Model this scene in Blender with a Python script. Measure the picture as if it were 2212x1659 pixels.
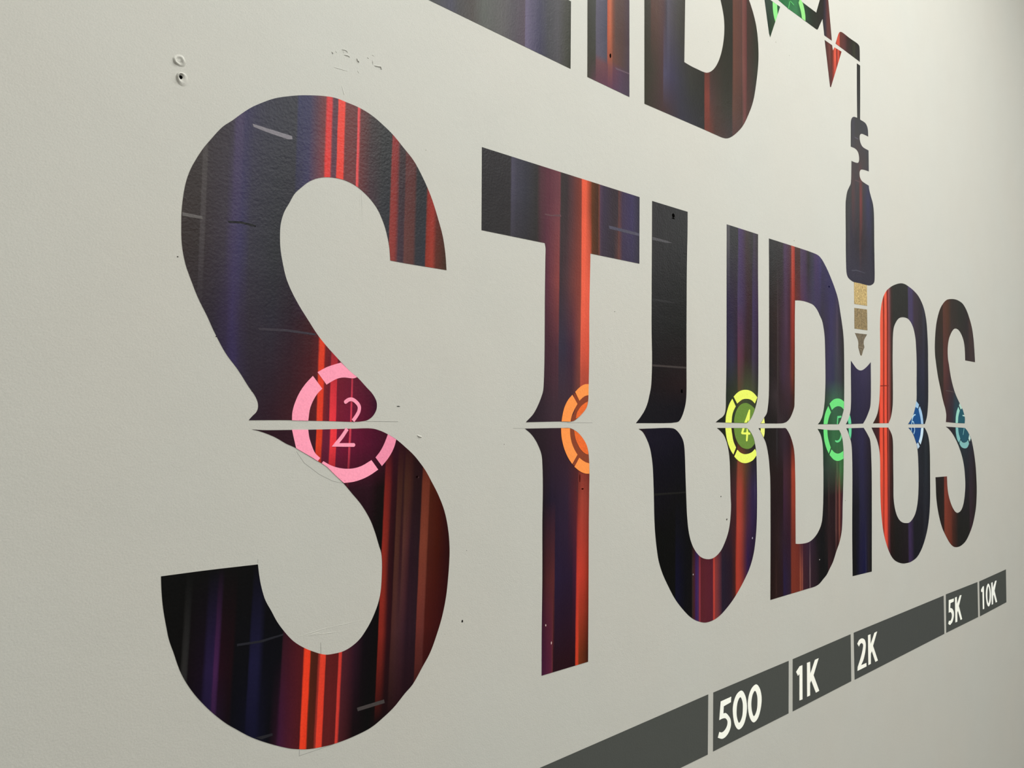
# A painted mural (two lines of big letters, an audio plug and a frequency scale) on a plaster wall,
# seen at a slant.  Everything is laid out on the wall in millimetres: X along the wall, Z up.
import bpy, bmesh, math, random
from mathutils import Vector, Matrix
from mathutils.geometry import tessellate_polygon

scene = bpy.context.scene
for o in list(bpy.data.objects):
    bpy.data.objects.remove(o)
COL = scene.collection

# ------------------------------------------------------------------ camera
YAW, PIT, ROL = 0.744152, 0.043033, -0.010726
CAM_LOC = Vector((0.0, -0.95, 1.6))
cd = bpy.data.cameras.new('camera')
cd.sensor_fit = 'HORIZONTAL'
cd.sensor_width = 36.0
cd.lens = 1661.0 / 2212.0 * 36.0
cd.clip_start = 0.02
cam = bpy.data.objects.new('camera', cd)
COL.objects.link(cam)
fwd = Vector((math.sin(YAW) * math.cos(PIT), math.cos(YAW) * math.cos(PIT), math.sin(PIT)))
right0 = Vector((math.cos(YAW), -math.sin(YAW), 0))
down0 = fwd.cross(right0)
right = right0 * math.cos(ROL) + down0 * math.sin(ROL)
down = down0 * math.cos(ROL) - right0 * math.sin(ROL)
m = Matrix((right, -down, -fwd)).transposed().to_4x4()
m.translation = CAM_LOC
cam.matrix_world = m
scene.camera = cam

# ------------------------------------------------------------------ world, lamps, exposure
w = bpy.data.worlds.new('world'); scene.world = w
w.use_nodes = True
w.node_tree.nodes['Background'].inputs[0].default_value = (1.0, 0.97, 0.9, 1)
w.node_tree.nodes['Background'].inputs[1].default_value = 0.02

def area_lamp(name, loc, sx, sy, power, color=(0.985, 1.0, 0.985), aim=None):
    d = bpy.data.lights.new(name, 'AREA'); d.shape = 'RECTANGLE'
    d.size = sx; d.size_y = sy; d.energy = power; d.color = color
    o = bpy.data.objects.new(name, d); COL.objects.link(o); o.location = loc
    if aim is not None:
        o.rotation_euler = (Vector(aim) - Vector(loc)).to_track_quat('-Z', 'Y').to_euler()
    return o
area_lamp('strip_lamp_a', (2.75, -3.9, 4.1), 0.45, 2.6, 190)
area_lamp('strip_lamp_b', (-0.9, -2.2, 4.1), 2.0, 0.45, 48)
area_lamp('added_fill_c', (0.8, -6.0, 4.1), 0.8, 0.8, 262, aim=(9.0, -0.5, 1.8))  # added fill from behind the camera, lifts the right side of the wall
area_lamp('strip_lamp_d', (1.7, -1.0, 4.1), 3.0, 0.45, 76)
area_lamp('added_sheen_e', (6.3, -2.6, 4.1), 0.45, 2.2, 46, aim=(4.6, 0.0, 2.2))  # added weak light, puts some sheen on the right-hand letters
vs = scene.view_settings
vs.view_transform = 'Standard'; vs.look = 'None'; vs.gamma = 1.0; vs.use_curve_mapping = False
vs.exposure = 0.0

# ------------------------------------------------------------------ helpers
DATA = {
"shapes":{
"s1_up":[[418.6,1592.5,1],[470.2,1592.9,0],[525.2,1592.0,0],[590.5,1592.5,0],[601.6,1598.1,0],[607.2,1605.2,0],[609.4,1611.4,0],[608.8,1620.0,0],[602.3,1630.6,0],[590.9,1641.0,0],[576.8,1653.6,0],[564.4,1662.0,0],[549.6,1674.3,0],[524.4,1697.1,0],[512.2,1710.1,0],[498.0,1728.5,0],[485.3,1745.4,0],[472.7,1765.2,0],[465.2,1780.9,0],[459.9,1799.4,0],[456.0,1818.8,0],[454.9,1836.5,0],[455.6,1852.5,0],[460.0,1868.8,0],[466.9,1882.2,0],[474.3,1896.2,0],[483.8,1906.8,0],[495.8,1917.9,0],[509.6,1925.6,0],[526.2,1930.2,0],[547.1,1931.4,0],[564.7,1928.1,0],[580.0,1921.2,0],[594.1,1911.2,0],[604.3,1901.0,0],[612.2,1888.5,0],[619.3,1873.0,0],[625.6,1850.4,0],[628.2,1828.7,1],[654.2,1828.4,0],[732.5,1828.8,1],[729.8,1853.9,0],[724.2,1880.7,0],[715.5,1904.3,0],[700.2,1939.0,0],[682.3,1967.6,0],[666.2,1987.5,0],[649.3,2001.1,0],[629.5,2016.4,0],[611.7,2026.7,0],[591.4,2036.0,0],[570.4,2041.2,0],[549.9,2043.1,0],[532.6,2044.1,0],[514.4,2041.5,0],[491.6,2035.8,0],[478.3,2031.8,0],[461.4,2025.5,0],[442.6,2017.1,0],[423.3,2004.8,0],[411.1,1995.8,0],[399.2,1984.8,0],[387.5,1972.8,0],[374.9,1960.9,0],[360.7,1941.3,0],[351.9,1928.0,0],[345.0,1915.3,0],[337.4,1898.9,0],[332.4,1882.2,0],[329.4,1863.2,0],[328.0,1842.5,0],[328.2,1828.4,0],[328.9,1811.0,0],[330.7,1797.2,0],[334.8,1780.2,0],[341.2,1763.7,0],[350.9,1741.4,0],[362.7,1719.8,0],[370.3,1704.4,0],[386.2,1676.9,0],[402.9,1656.2,0],[417.7,1635.0,0],[425.7,1624.6,0],[429.9,1616.1,0],[430.6,1608.5,0],[428.5,1603.0,0],[423.1,1597.6,0]],
"s1_low":[[423.6,1580.8,1],[438.2,1579.8,0],[472.9,1579.9,0],[509.5,1580.2,0],[567.7,1581.3,0],[601.9,1581.5,0],[615.3,1578.5,0],[629.0,1573.1,0],[644.6,1565.0,0],[659.6,1554.3,0],[675.0,1542.3,0],[687.5,1529.8,0],[698.6,1516.8,0],[710.0,1499.8,0],[721.6,1481.6,0],[733.2,1458.8,0],[740.2,1437.6,0],[744.7,1414.0,0],[746.3,1395.0,0],[746.4,1381.8,0],[744.8,1356.2,0],[740.8,1322.2,0],[734.0,1294.0,0],[724.1,1267.8,0],[711.9,1242.5,0],[698.2,1224.4,0],[680.4,1202.1,0],[667.0,1192.3,0],[648.3,1177.1,0],[631.3,1167.4,0],[610.4,1158.0,0],[586.0,1153.4,0],[557.1,1151.1,0],[534.1,1151.9,0],[510.5,1155.2,0],[494.7,1159.8,0],[482.8,1164.3,0],[452.5,1179.7,0],[430.1,1193.5,0],[413.4,1206.3,0],[400.4,1216.7,0],[386.5,1230.1,0],[373.9,1244.0,0],[360.3,1261.3,0],[350.0,1277.4,0],[341.7,1294.0,0],[334.3,1315.2,0],[328.1,1332.9,0],[324.7,1348.0,0],[320.3,1370.9,0],[317.8,1392.8,0],[316.8,1408.5,1],[370.3,1408.8,0],[435.6,1408.1,1],[437.4,1395.9,0],[440.5,1380.6,0],[446.6,1361.6,0],[455.0,1346.5,0],[463.5,1331.1,0],[473.2,1317.5,0],[485.3,1303.4,0],[497.4,1293.5,0],[513.6,1283.7,0],[534.8,1274.5,0],[550.4,1273.1,0],[562.1,1273.6,0],[573.8,1277.0,0],[588.4,1285.4,0],[601.8,1300.5,0],[609.9,1313.2,0],[617.9,1330.9,0],[621.8,1347.1,0],[623.2,1369.7,0],[623.0,1391.1,0],[621.3,1403.3,0],[618.0,1412.0,0],[609.9,1434.2,0],[601.2,1452.8,0],[586.8,1473.9,0],[571.6,1490.4,0],[558.0,1504.9,0],[543.3,1518.3,0],[531.4,1529.1,0],[512.2,1540.1,0],[483.0,1556.6,0],[471.0,1561.7,0],[454.4,1570.7,0],[433.7,1578.4,0]],
"t_up":[[802.0,2041.4,1],[1216.3,2043.0,1],[1216.4,1908.7,1],[1069.8,1906.7,1],[1069.4,1882.7,0],[1067.7,1791.5,0],[1068.2,1722.5,0],[1066.8,1640.9,0],[1066.0,1630.6,0],[1061.7,1618.8,0],[1052.5,1609.9,0],[1040.4,1601.3,0],[1029.0,1594.9,0],[1017.3,1593.0,0],[989.4,1593.1,0],[907.5,1591.6,1],[925.5,1606.0,0],[935.9,1620.1,0],[943.4,1633.6,0],[948.7,1646.6,0],[950.4,1665.3,0],[951.4,1714.8,0],[951.0,1812.7,0],[951.4,1878.3,0],[951.5,1898.9,0],[949.4,1906.8,1],[803.4,1904.4,1]],
"t_low":[[905.7,1580.7,1],[994.3,1581.6,0],[1017.5,1581.4,0],[1030.8,1577.1,0],[1041.0,1571.8,0],[1053.0,1562.0,0],[1062.4,1550.4,0],[1067.6,1537.6,0],[1069.8,1521.4,0],[1070.8,1504.3,0],[1070.7,1474.6,0],[1070.0,1415.3,0],[1070.4,1305.6,0],[1070.6,1155.4,1],[951.1,1156.2,1],[950.6,1226.8,0],[951.0,1321.5,0],[949.8,1421.8,0],[950.2,1476.1,0],[948.8,1514.2,0],[946.6,1533.9,0],[940.7,1547.0,0],[930.6,1561.4,0],[919.8,1571.8,0]],
"u_left":[[1257.6,2043.5,1],[1382.1,2044.8,1],[1381.8,2007.1,0],[1379.2,1917.7,0],[1378.6,1846.9,0],[1378.2,1782.4,0],[1378.4,1703.3,0],[1378.4,1656.6,0],[1376.8,1639.3,0],[1371.8,1623.0,0],[1362.9,1606.4,0],[1352.8,1596.0,0],[1342.0,1592.9,0],[1207.7,1590.8,1],[1223.1,1603.7,0],[1236.7,1618.0,0],[1246.0,1633.8,0],[1251.6,1649.7,0],[1254.9,1659.9,0],[1257.3,1674.9,0],[1259.1,1718.1,0],[1257.4,1775.3,0],[1257.1,1847.8,0],[1257.4,1942.6,0]],
"u_right":[[1536.0,2045.3,1],[1673.8,2045.8,1],[1673.1,1962.7,0],[1673.6,1873.4,0],[1673.7,1809.9,0],[1672.5,1691.2,0],[1671.1,1663.6,0],[1668.0,1648.1,0],[1659.5,1629.2,0],[1646.8,1610.5,0],[1633.9,1598.8,0],[1621.1,1591.9,1],[1489.8,1593.4,1],[1506.9,1601.3,0],[1518.6,1606.1,0],[1527.3,1613.5,0],[1530.8,1624.0,0],[1532.0,1653.3,0],[1534.0,1711.0,0],[1535.0,1816.3,0],[1535.3,1922.2,0]],
"u_low":[[1216.5,1579.5,1],[1255.3,1580.2,0],[1327.7,1580.6,0],[1340.4,1577.3,0],[1355.2,1567.5,0],[1365.7,1555.5,0],[1370.2,1543.4,0],[1372.9,1520.9,0],[1375.4,1476.0,0],[1378.8,1421.7,0],[1380.9,1396.2,0],[1386.7,1362.8,0],[1395.8,1339.5,0],[1410.2,1320.1,0],[1431.6,1303.9,0],[1458.6,1295.9,0],[1483.9,1296.5,0],[1509.2,1307.6,0],[1526.7,1324.9,0],[1541.2,1347.2,0],[1548.7,1370.4,0],[1552.6,1402.3,0],[1551.0,1427.8,0],[1549.0,1476.0,0],[1547.0,1508.2,0],[1543.2,1527.9,0],[1535.9,1547.0,0],[1524.2,1563.6,0],[1508.3,1574.3,0],[1495.3,1580.8,1],[1621.1,1580.5,1],[1633.8,1573.8,0],[1649.5,1558.7,0],[1657.5,1541.7,0],[1662.2,1522.0,0],[1664.5,1479.5,0],[1665.3,1394.3,0],[1661.2,1336.1,0],[1649.7,1287.7,0],[1632.2,1256.5,0],[1610.2,1233.2,0],[1573.6,1202.9,0],[1540.7,1182.5,0],[1497.7,1164.5,0],[1455.0,1160.8,0],[1425.2,1167.8,0],[1397.2,1180.4,0],[1368.9,1200.8,0],[1338.7,1228.7,0],[1314.0,1259.7,0],[1294.6,1288.1,0],[1282.5,1313.9,0],[1275.3,1343.1,0],[1270.4,1373.5,0],[1268.0,1400.8,0],[1266.6,1436.4,0],[1265.5,1459.7,0],[1262.4,1502.5,0],[1258.0,1525.4,0],[1252.2,1542.7,0],[1241.7,1559.8,0],[1230.1,1572.7,0]],
"d_up":[[1725.4,2044.3,1],[1956.6,2043.9,0],[1985.6,2041.4,0],[2004.8,2034.2,0],[2026.9,2019.0,0],[2049.2,1999.6,0],[2068.7,1979.5,0],[2084.8,1961.0,0],[2101.2,1937.1,0],[2117.4,1892.7,0],[2124.0,1872.6,0],[2130.4,1850.5,0],[2135.1,1820.0,0],[2136.3,1759.0,0],[2134.2,1655.1,0],[2131.8,1632.5,0],[2124.5,1618.9,0],[2114.2,1603.7,0],[2100.5,1590.1,1],[1976.5,1589.9,1],[1989.0,1597.1,0],[2001.7,1610.1,0],[2010.0,1626.3,0],[2016.5,1648.8,0],[2019.6,1672.5,0],[2022.3,1708.7,0],[2021.7,1782.5,0],[2019.1,1826.1,0],[2014.8,1844.9,0],[2005.4,1867.5,0],[1992.7,1880.0,0],[1977.8,1893.7,0],[1956.1,1904.8,0],[1931.6,1908.2,0],[1902.1,1909.4,0],[1872.7,1908.2,0],[1855.6,1906.3,1],[1853.6,1856.9,0],[1852.5,1750.2,0],[1850.0,1650.0,0],[1848.4,1633.7,0],[1839.8,1619.9,0],[1827.0,1606.0,0],[1810.4,1596.4,0],[1794.0,1592.7,0],[1774.9,1591.6,0],[1682.6,1591.4,1],[1700.4,1605.8,0],[1712.0,1615.6,0],[1717.1,1629.1,0],[1721.2,1648.8,0],[1723.2,1675.2,0],[1724.3,1765.5,0],[1725.6,1947.2,0]],
"d_low":[[1673.6,1579.9,1],[1702.6,1579.9,0],[1787.0,1580.0,0],[1804.6,1579.4,0],[1815.6,1571.9,0],[1826.6,1561.0,0],[1837.6,1544.6,0],[1845.8,1526.4,0],[1849.9,1500.3,0],[1851.0,1473.2,0],[1852.0,1427.7,0],[1851.8,1345.4,0],[1851.9,1288.9,1],[1865.9,1286.9,0],[1903.8,1284.9,0],[1927.1,1286.7,0],[1951.2,1293.7,0],[1972.8,1305.5,0],[1988.3,1319.8,0],[1996.4,1333.4,0],[2001.2,1354.7,0],[2004.9,1390.1,0],[2006.8,1462.2,0],[2006.3,1481.3,0],[2005.0,1524.7,0],[2000.8,1545.0,0],[1991.7,1562.5,0],[1975.0,1577.6,1],[2045.9,1574.2,0],[2101.9,1574.0,1],[2111.8,1564.5,0],[2121.6,1549.6,0],[2126.5,1529.8,0],[2128.4,1507.2,0],[2126.9,1457.3,0],[2120.1,1367.9,0],[2114.1,1301.3,0],[2100.2,1270.0,0],[2079.8,1245.7,0],[2059.6,1220.1,0],[2040.2,1204.2,0],[2020.7,1189.4,0],[1998.7,1179.8,0],[1980.1,1172.0,0],[1958.0,1168.0,0],[1916.8,1167.7,0],[1725.9,1167.8,1],[1727.5,1273.5,0],[1728.2,1362.1,0],[1727.4,1460.3,0],[1725.3,1478.0,0],[1721.5,1504.1,0],[1713.8,1530.4,0],[1706.1,1546.5,0],[1697.5,1556.8,0],[1686.1,1569.9,0]],
"i_up":[[2179.8,1770.1,1],[2200.1,1758.3,0],[2213.4,1751.3,0],[2229.0,1746.5,0],[2242.4,1745.4,0],[2258.4,1747.9,0],[2276.9,1754.5,0],[2295.7,1763.4,0],[2313.8,1773.3,1],[2313.3,1694.6,0],[2311.3,1662.4,0],[2306.9,1641.5,0],[2295.3,1625.5,0],[2276.0,1606.2,0],[2257.1,1592.3,1],[2144.7,1590.1,1],[2160.6,1603.9,0],[2170.4,1618.1,0],[2175.0,1628.6,0],[2178.8,1652.2,0],[2179.5,1690.2,0],[2179.3,1729.6,0]],
"i_low":[[2147.7,1578.8,1],[2260.6,1580.1,1],[2275.2,1569.8,0],[2289.7,1558.5,0],[2302.9,1545.8,0],[2308.3,1526.6,0],[2311.1,1494.6,0],[2313.0,1449.8,0],[2311.6,1341.9,0],[2307.5,1161.7,1],[2179.7,1165.1,1],[2179.6,1286.9,0],[2184.0,1455.0,0],[2183.5,1490.5,0],[2181.7,1521.1,0],[2176.7,1541.2,0],[2166.5,1556.9,0],[2156.4,1570.3,0]],
"o_up":[[2325.7,1592.9,1],[2341.5,1605.0,0],[2357.5,1621.4,0],[2367.6,1640.9,0],[2374.3,1665.6,0],[2380.2,1714.9,0],[2382.8,1780.6,0],[2383.7,1818.8,0],[2385.0,1901.4,0],[2391.0,1938.6,0],[2399.5,1960.7,0],[2412.0,1980.6,0],[2435.1,2000.4,0],[2455.5,2011.0,0],[2481.5,2021.3,0],[2516.0,2031.3,0],[2551.1,2038.0,0],[2582.1,2038.9,0],[2613.8,2034.8,0],[2654.8,2026.7,0],[2692.0,2014.6,0],[2715.6,2000.9,0],[2736.8,1983.2,0],[2753.1,1959.4,0],[2764.3,1930.9,0],[2770.5,1891.2,0],[2774.0,1845.5,0],[2773.4,1803.0,0],[2770.7,1675.4,0],[2764.4,1638.4,0],[2756.1,1614.9,0],[2737.9,1592.0,1],[2593.7,1591.0,1],[2614.5,1603.4,0],[2633.1,1615.4,0],[2647.3,1631.5,0],[2658.9,1649.3,0],[2667.4,1666.3,0],[2670.4,1725.9,0],[2672.7,1797.3,0],[2670.0,1838.4,0],[2663.9,1873.6,0],[2648.6,1902.7,0],[2627.9,1920.3,0],[2606.1,1928.9,0],[2579.0,1931.6,0],[2543.5,1928.2,0],[2521.8,1921.0,0],[2503.9,1908.9,0],[2488.2,1892.2,0],[2480.4,1867.8,0],[2477.1,1825.2,0],[2475.3,1786.0,0],[2475.2,1701.6,0],[2472.5,1651.2,0],[2464.7,1625.8,0],[2453.9,1607.4,0],[2439.2,1594.0,1]],
"o_low":[[2316.0,1580.7,1],[2436.7,1580.6,1],[2454.7,1567.1,0],[2465.0,1555.7,0],[2470.9,1538.6,0],[2471.5,1480.3,0],[2471.9,1413.7,0],[2471.7,1365.1,0],[2478.1,1339.7,0],[2492.1,1313.9,0],[2512.9,1295.4,0],[2538.3,1284.6,0],[2569.1,1279.7,0],[2595.5,1279.3,0],[2623.1,1288.3,0],[2646.1,1303.8,0],[2660.6,1323.9,0],[2671.0,1352.6,0],[2677.2,1397.6,0],[2677.7,1438.8,0],[2675.1,1483.2,0],[2671.1,1507.4,0],[2663.0,1527.3,0],[2640.2,1554.2,0],[2622.3,1568.2,0],[2595.7,1579.8,1],[2735.4,1579.6,1],[2752.0,1567.6,0],[2764.1,1554.7,0],[2773.5,1536.6,0],[2778.4,1507.4,0],[2778.5,1400.2,0],[2776.7,1346.4,0],[2767.2,1289.0,0],[2751.2,1249.0,0],[2728.2,1215.7,0],[2693.9,1183.8,0],[2655.5,1163.6,0],[2604.8,1154.9,0],[2574.4,1154.7,0],[2543.5,1156.7,0],[2513.6,1162.4,0],[2479.7,1173.0,0],[2455.3,1186.5,0],[2431.4,1208.8,0],[2408.1,1240.8,0],[2392.5,1272.9,0],[2383.5,1306.0,0],[2376.7,1346.9,0],[2374.1,1419.8,0],[2374.2,1491.5,0],[2368.7,1515.8,0],[2357.5,1537.3,0],[2344.2,1553.3,0],[2328.8,1567.7,0]],
"s2_up":[[2935.5,1599.2,1],[2940.4,1622.0,0],[2934.3,1640.8,0],[2911.4,1672.7,0],[2886.5,1715.3,0],[2862.0,1761.3,0],[2845.7,1807.2,0],[2840.2,1825.9,0],[2838.4,1859.1,0],[2844.1,1897.1,0],[2855.5,1935.4,0],[2872.1,1965.4,0],[2896.8,1994.5,0],[2929.9,2017.2,0],[2957.5,2029.7,0],[2984.9,2036.1,0],[3041.3,2042.1,0],[3081.3,2041.5,0],[3127.9,2034.7,0],[3168.7,2014.7,0],[3203.6,1983.4,0],[3227.4,1952.7,0],[3243.9,1908.6,0],[3253.9,1847.4,0],[3256.1,1826.5,1],[3145.7,1827.1,1],[3144.1,1860.8,0],[3136.3,1890.5,0],[3119.6,1911.4,0],[3088.5,1930.7,0],[3065.2,1936.1,0],[3048.2,1936.5,0],[3028.2,1932.6,0],[3001.9,1917.6,0],[2979.4,1896.3,0],[2967.3,1874.2,0],[2962.1,1848.7,0],[2965.2,1820.1,0],[2972.9,1803.0,0],[2983.1,1776.4,0],[3001.0,1742.3,0],[3033.3,1702.7,0],[3077.5,1668.5,0],[3105.4,1649.1,0],[3124.9,1627.6,0],[3133.3,1611.7,0],[3130.0,1594.8,1],[3029.0,1596.2,0]],
"s2_low":[[2934.8,1582.9,1],[3131.9,1578.4,1],[3161.2,1565.7,0],[3178.6,1553.5,0],[3199.1,1537.2,0],[3213.8,1514.9,0],[3232.9,1473.8,0],[3246.6,1426.5,0],[3253.3,1365.0,0],[3253.0,1336.5,0],[3243.2,1286.2,0],[3226.4,1253.2,0],[3200.3,1219.3,0],[3162.3,1188.9,0],[3120.0,1167.3,0],[3066.7,1156.3,0],[3022.0,1156.7,0],[2994.3,1161.9,0],[2962.2,1175.7,0],[2925.6,1201.8,0],[2889.5,1233.1,0],[2864.6,1266.7,0],[2845.4,1304.9,0],[2834.2,1342.4,0],[2830.7,1389.9,0],[2828.9,1411.8,1],[2938.7,1410.1,1],[2940.4,1382.7,0],[2947.1,1354.2,0],[2967.9,1320.8,0],[2999.5,1291.8,0],[3026.9,1278.4,0],[3049.4,1276.2,0],[3078.4,1282.3,0],[3102.3,1300.2,0],[3118.6,1330.6,0],[3127.7,1367.4,0],[3126.8,1391.7,0],[3119.4,1431.2,0],[3103.5,1465.3,0],[3076.3,1499.4,0],[3043.5,1529.3,0],[2999.4,1558.7,0],[2961.7,1575.2,0]],
"ll":[[1011.9,2365.8,1],[1012.0,2239.5,1],[690.9,2245.3,1],[553.9,2247.6,1],[546.6,2572.6,1],[652.1,2572.3,1],[656.2,2365.8,1]],
"li":[[1058.2,2238.8,1],[1182.8,2237.3,1],[1180.4,2603.8,1],[1056.1,2596.0,1]],
"ld":[[1231.2,2237.6,1],[1445.7,2241.0,0],[1493.2,2241.4,0],[1520.8,2242.1,0],[1534.5,2244.3,0],[1552.1,2251.2,0],[1581.3,2270.6,0],[1607.2,2293.8,0],[1629.5,2323.8,0],[1652.9,2365.1,0],[1668.6,2419.1,0],[1678.0,2474.1,0],[1677.0,2515.1,0],[1669.4,2551.9,0],[1657.9,2576.8,0],[1635.1,2607.5,0],[1610.0,2626.0,0],[1591.5,2635.6,1],[1470.3,2624.5,1],[1494.8,2591.4,0],[1511.6,2560.1,0],[1524.8,2525.9,0],[1527.3,2495.3,0],[1521.2,2457.7,0],[1507.1,2421.7,0],[1490.0,2396.7,0],[1473.1,2381.7,0],[1456.3,2372.9,0],[1439.9,2369.8,0],[1420.4,2368.8,0],[1395.0,2367.9,0],[1369.2,2368.5,1],[1372.1,2506.6,1],[1371.7,2614.4,1],[1229.2,2606.8,1]],
"wa":[[1702.4,2649.6,1],[1708.5,2635.6,1],[1729.8,2559.1,1],[1735.1,2551.0,1],[1785.3,2647.4,1],[1737.2,2646.6,1]],
"wb":[[1754.5,2662.8,1],[1830.1,2658.6,1],[1900.5,2659.3,1],[1983.4,2659.5,1],[1990.4,2662.0,1],[2019.3,2702.2,1],[2029.2,2659.0,1],[2074.7,2660.2,1],[2054.6,2768.4,1],[2038.2,2854.0,1],[2003.6,2748.8,1],[1982.4,2705.6,1],[1907.9,2704.6,1],[1796.9,2703.4,1]],
"wc":[[2031.2,2646.7,1],[2075.9,2647.5,1],[2081.7,2634.0,1],[2091.1,2646.4,1],[2135.5,2648.9,1],[2067.2,2525.8,1],[2062.4,2524.4,1]],
"wd":[[2097.9,2659.8,1],[2119.2,2697.2,0],[2127.9,2703.9,0],[2138.6,2706.6,0],[2187.7,2707.0,0],[2246.5,2708.3,0],[2254.1,2705.0,0],[2256.1,2697.7,0],[2256.6,2659.3,1]],
"cable":[[2236.8,2647.9,1],[2258.3,2648.5,1],[2257.3,2566.9,0],[2255.0,2485.8,1],[2235.7,2485.5,1],[2235.4,2560.3,0]],
"plug":[[2235.7,2485.5,1],[2212.0,2481.8,0],[2200.2,2475.1,0],[2193.5,2463.8,0],[2191.7,2434.2,0],[2190.9,2389.0,1],[2222.0,2390.2,0],[2237.8,2385.5,0],[2245.5,2375.1,0],[2246.2,2363.2,0],[2241.0,2354.2,0],[2227.1,2350.1,0],[2194.7,2347.9,1],[2193.1,2314.6,0],[2188.8,2281.3,0],[2178.9,2269.0,0],[2165.4,2252.5,0],[2157.2,2230.6,0],[2154.6,2218.0,0],[2153.7,2134.2,0],[2153.9,2050.2,0],[2157.2,2017.2,0],[2164.2,2007.5,0],[2179.6,2001.6,0],[2202.6,1998.0,0],[2241.9,1999.4,0],[2286.0,1999.8,0],[2310.7,2001.3,0],[2331.5,2007.1,0],[2344.3,2016.0,0],[2347.7,2033.9,0],[2347.9,2057.0,0],[2346.9,2131.7,0],[2347.2,2202.8,0],[2345.0,2234.7,0],[2339.1,2253.2,0],[2324.9,2273.1,0],[2314.7,2288.9,0],[2311.7,2300.8,1],[2276.1,2302.9,0],[2260.2,2305.5,0],[2250.2,2313.7,0],[2248.6,2327.1,0],[2256.7,2336.1,0],[2276.9,2341.0,0],[2312.7,2344.4,1],[2312.4,2407.4,1],[2270.3,2408.4,0],[2256.4,2416.3,0],[2250.7,2428.7,0],[2252.8,2438.2,0],[2263.1,2445.1,0],[2283.0,2448.1,0],[2311.0,2449.3,1],[2308.5,2470.3,0],[2300.6,2480.7,0],[2288.3,2485.2,0],[2259.8,2485.5,0],[2255.0,2485.8,1]],
"g1":[[2204.5,1997.7,1],[2292.2,1999.7,1],[2292.1,1938.5,1],[2204.5,1934.9,1]],
"g2":[[2205.2,1923.4,1],[2291.2,1927.5,1],[2292.5,1866.2,1],[2204.9,1863.8,1]],
"g3":[[2207.7,1851.4,1],[2290.6,1854.0,1],[2274.0,1840.9,0],[2266.8,1831.4,0],[2266.3,1823.5,0],[2270.3,1814.8,0],[2261.8,1804.8,0],[2252.4,1789.3,1],[2243.3,1789.3,1],[2234.8,1803.0,0],[2229.1,1813.0,0],[2230.6,1822.8,0],[2227.4,1832.3,0],[2220.7,1839.4,0]]},
"rows":{
"s1_up":{"k":0.01171,"rows":[[1604,[[348.0,38,29,42],[365.5,42,34,59],[377.5,50,40,80],[386.5,44,35,56],[401.9,39,26,38],[427.3,43,22,33],[453.5,57,24,32],[480.7,74,22,31],[494.6,90,27,31],[496.0,226,67,43],[503.8,224,57,38],[504.9,118,32,36],[513.9,100,25,45],[515.0,231,57,66],[524.1,231,53,66],[525.2,118,25,47],[547.1,110,22,49],[547.8,215,61,83],[549.3,215,61,83],[550.5,102,20,47],[576.2,78,11,38],[590.4,49,6,34]]],[1725,[[304.4,44,34,35],[348.0,38,30,42],[365.5,45,34,60],[372.7,53,42,78],[383.5,47,38,58],[395.7,43,36,47],[427.3,39,35,46],[453.5,40,24,35],[480.7,55,24,28],[494.6,80,27,31],[496.0,212,60,33],[503.8,212,60,33],[504.9,99,25,29],[524.8,96,25,34],[568.4,63,26,35],[707.9,63,44,36]]],[1815,[[304.4,43,32,30],[328.7,40,31,30],[329.2,60,53,55],[334.3,60,53,55],[334.9,42,32,35],[359.6,48,40,52],[369.1,56,46,76],[380.5,52,46,80],[392.7,47,44,56],[427.3,39,40,44],[453.5,39,36,43],[470.4,57,51,80],[482.1,90,57,74],[494.6,117,57,65],[495.7,217,59,51],[503.8,224,66,58],[504.9,93,57,74],[513.2,93,57,74],[513.9,226,68,58],[524.1,226,68,58],[525.2,109,57,61],[544.8,106,57,61],[545.6,225,86,87],[547.8,225,86,87],[549.3,102,50,54],[568.4,73,48,59],[588.0,51,51,57],[602.4,44,46,54],[604.0,142,60,54],[613.8,124,51,47],[619.5,65,49,59],[628.6,60,45,55],[630.3,94,58,55],[646.3,88,54,50],[651.4,49,49,55],[668.6,46,49,57],[670.4,133,47,33],[682.7,145,56,43],[689.8,88,42,33],[707.9,61,40,28]]],[2028,[[304.4,35,25,19],[328.7,34,24,21],[329.2,56,49,44],[334.3,55,49,44],[334.9,33,23,28],[365.5,29,17,28],[370.3,51,36,71],[377.5,52,37,72],[381.7,26,15,60],[408.2,22,20,42],[450.8,15,15,30],[454.2,15,14,64],[470.4,23,15,63],[482.1,66,15,40],[494.6,98,15,16],[495.7,197,20,16],[503.8,196,19,16],[504.9,69,15,38],[513.2,68,15,37],[513.9,212,43,21],[524.1,211,43,20],[525.2,88,15,15],[544.8,85,15,15],[545.6,213,56,58],[547.8,213,56,58],[549.3,85,14,14],[568.4,35,15,16],[588.0,15,15,15],[604.0,14,15,15],[604.8,125,15,14],[613.8,117,16,15],[619.5,37,14,16],[628.6,34,14,15],[630.3,75,16,15],[646.3,69,15,15],[651.4,15,15,15],[670.4,14,15,15],[672.1,122,14,10],[682.7,130,15,12],[689.8,73,13,11],[707.9,52,13,10]]]]},
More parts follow.
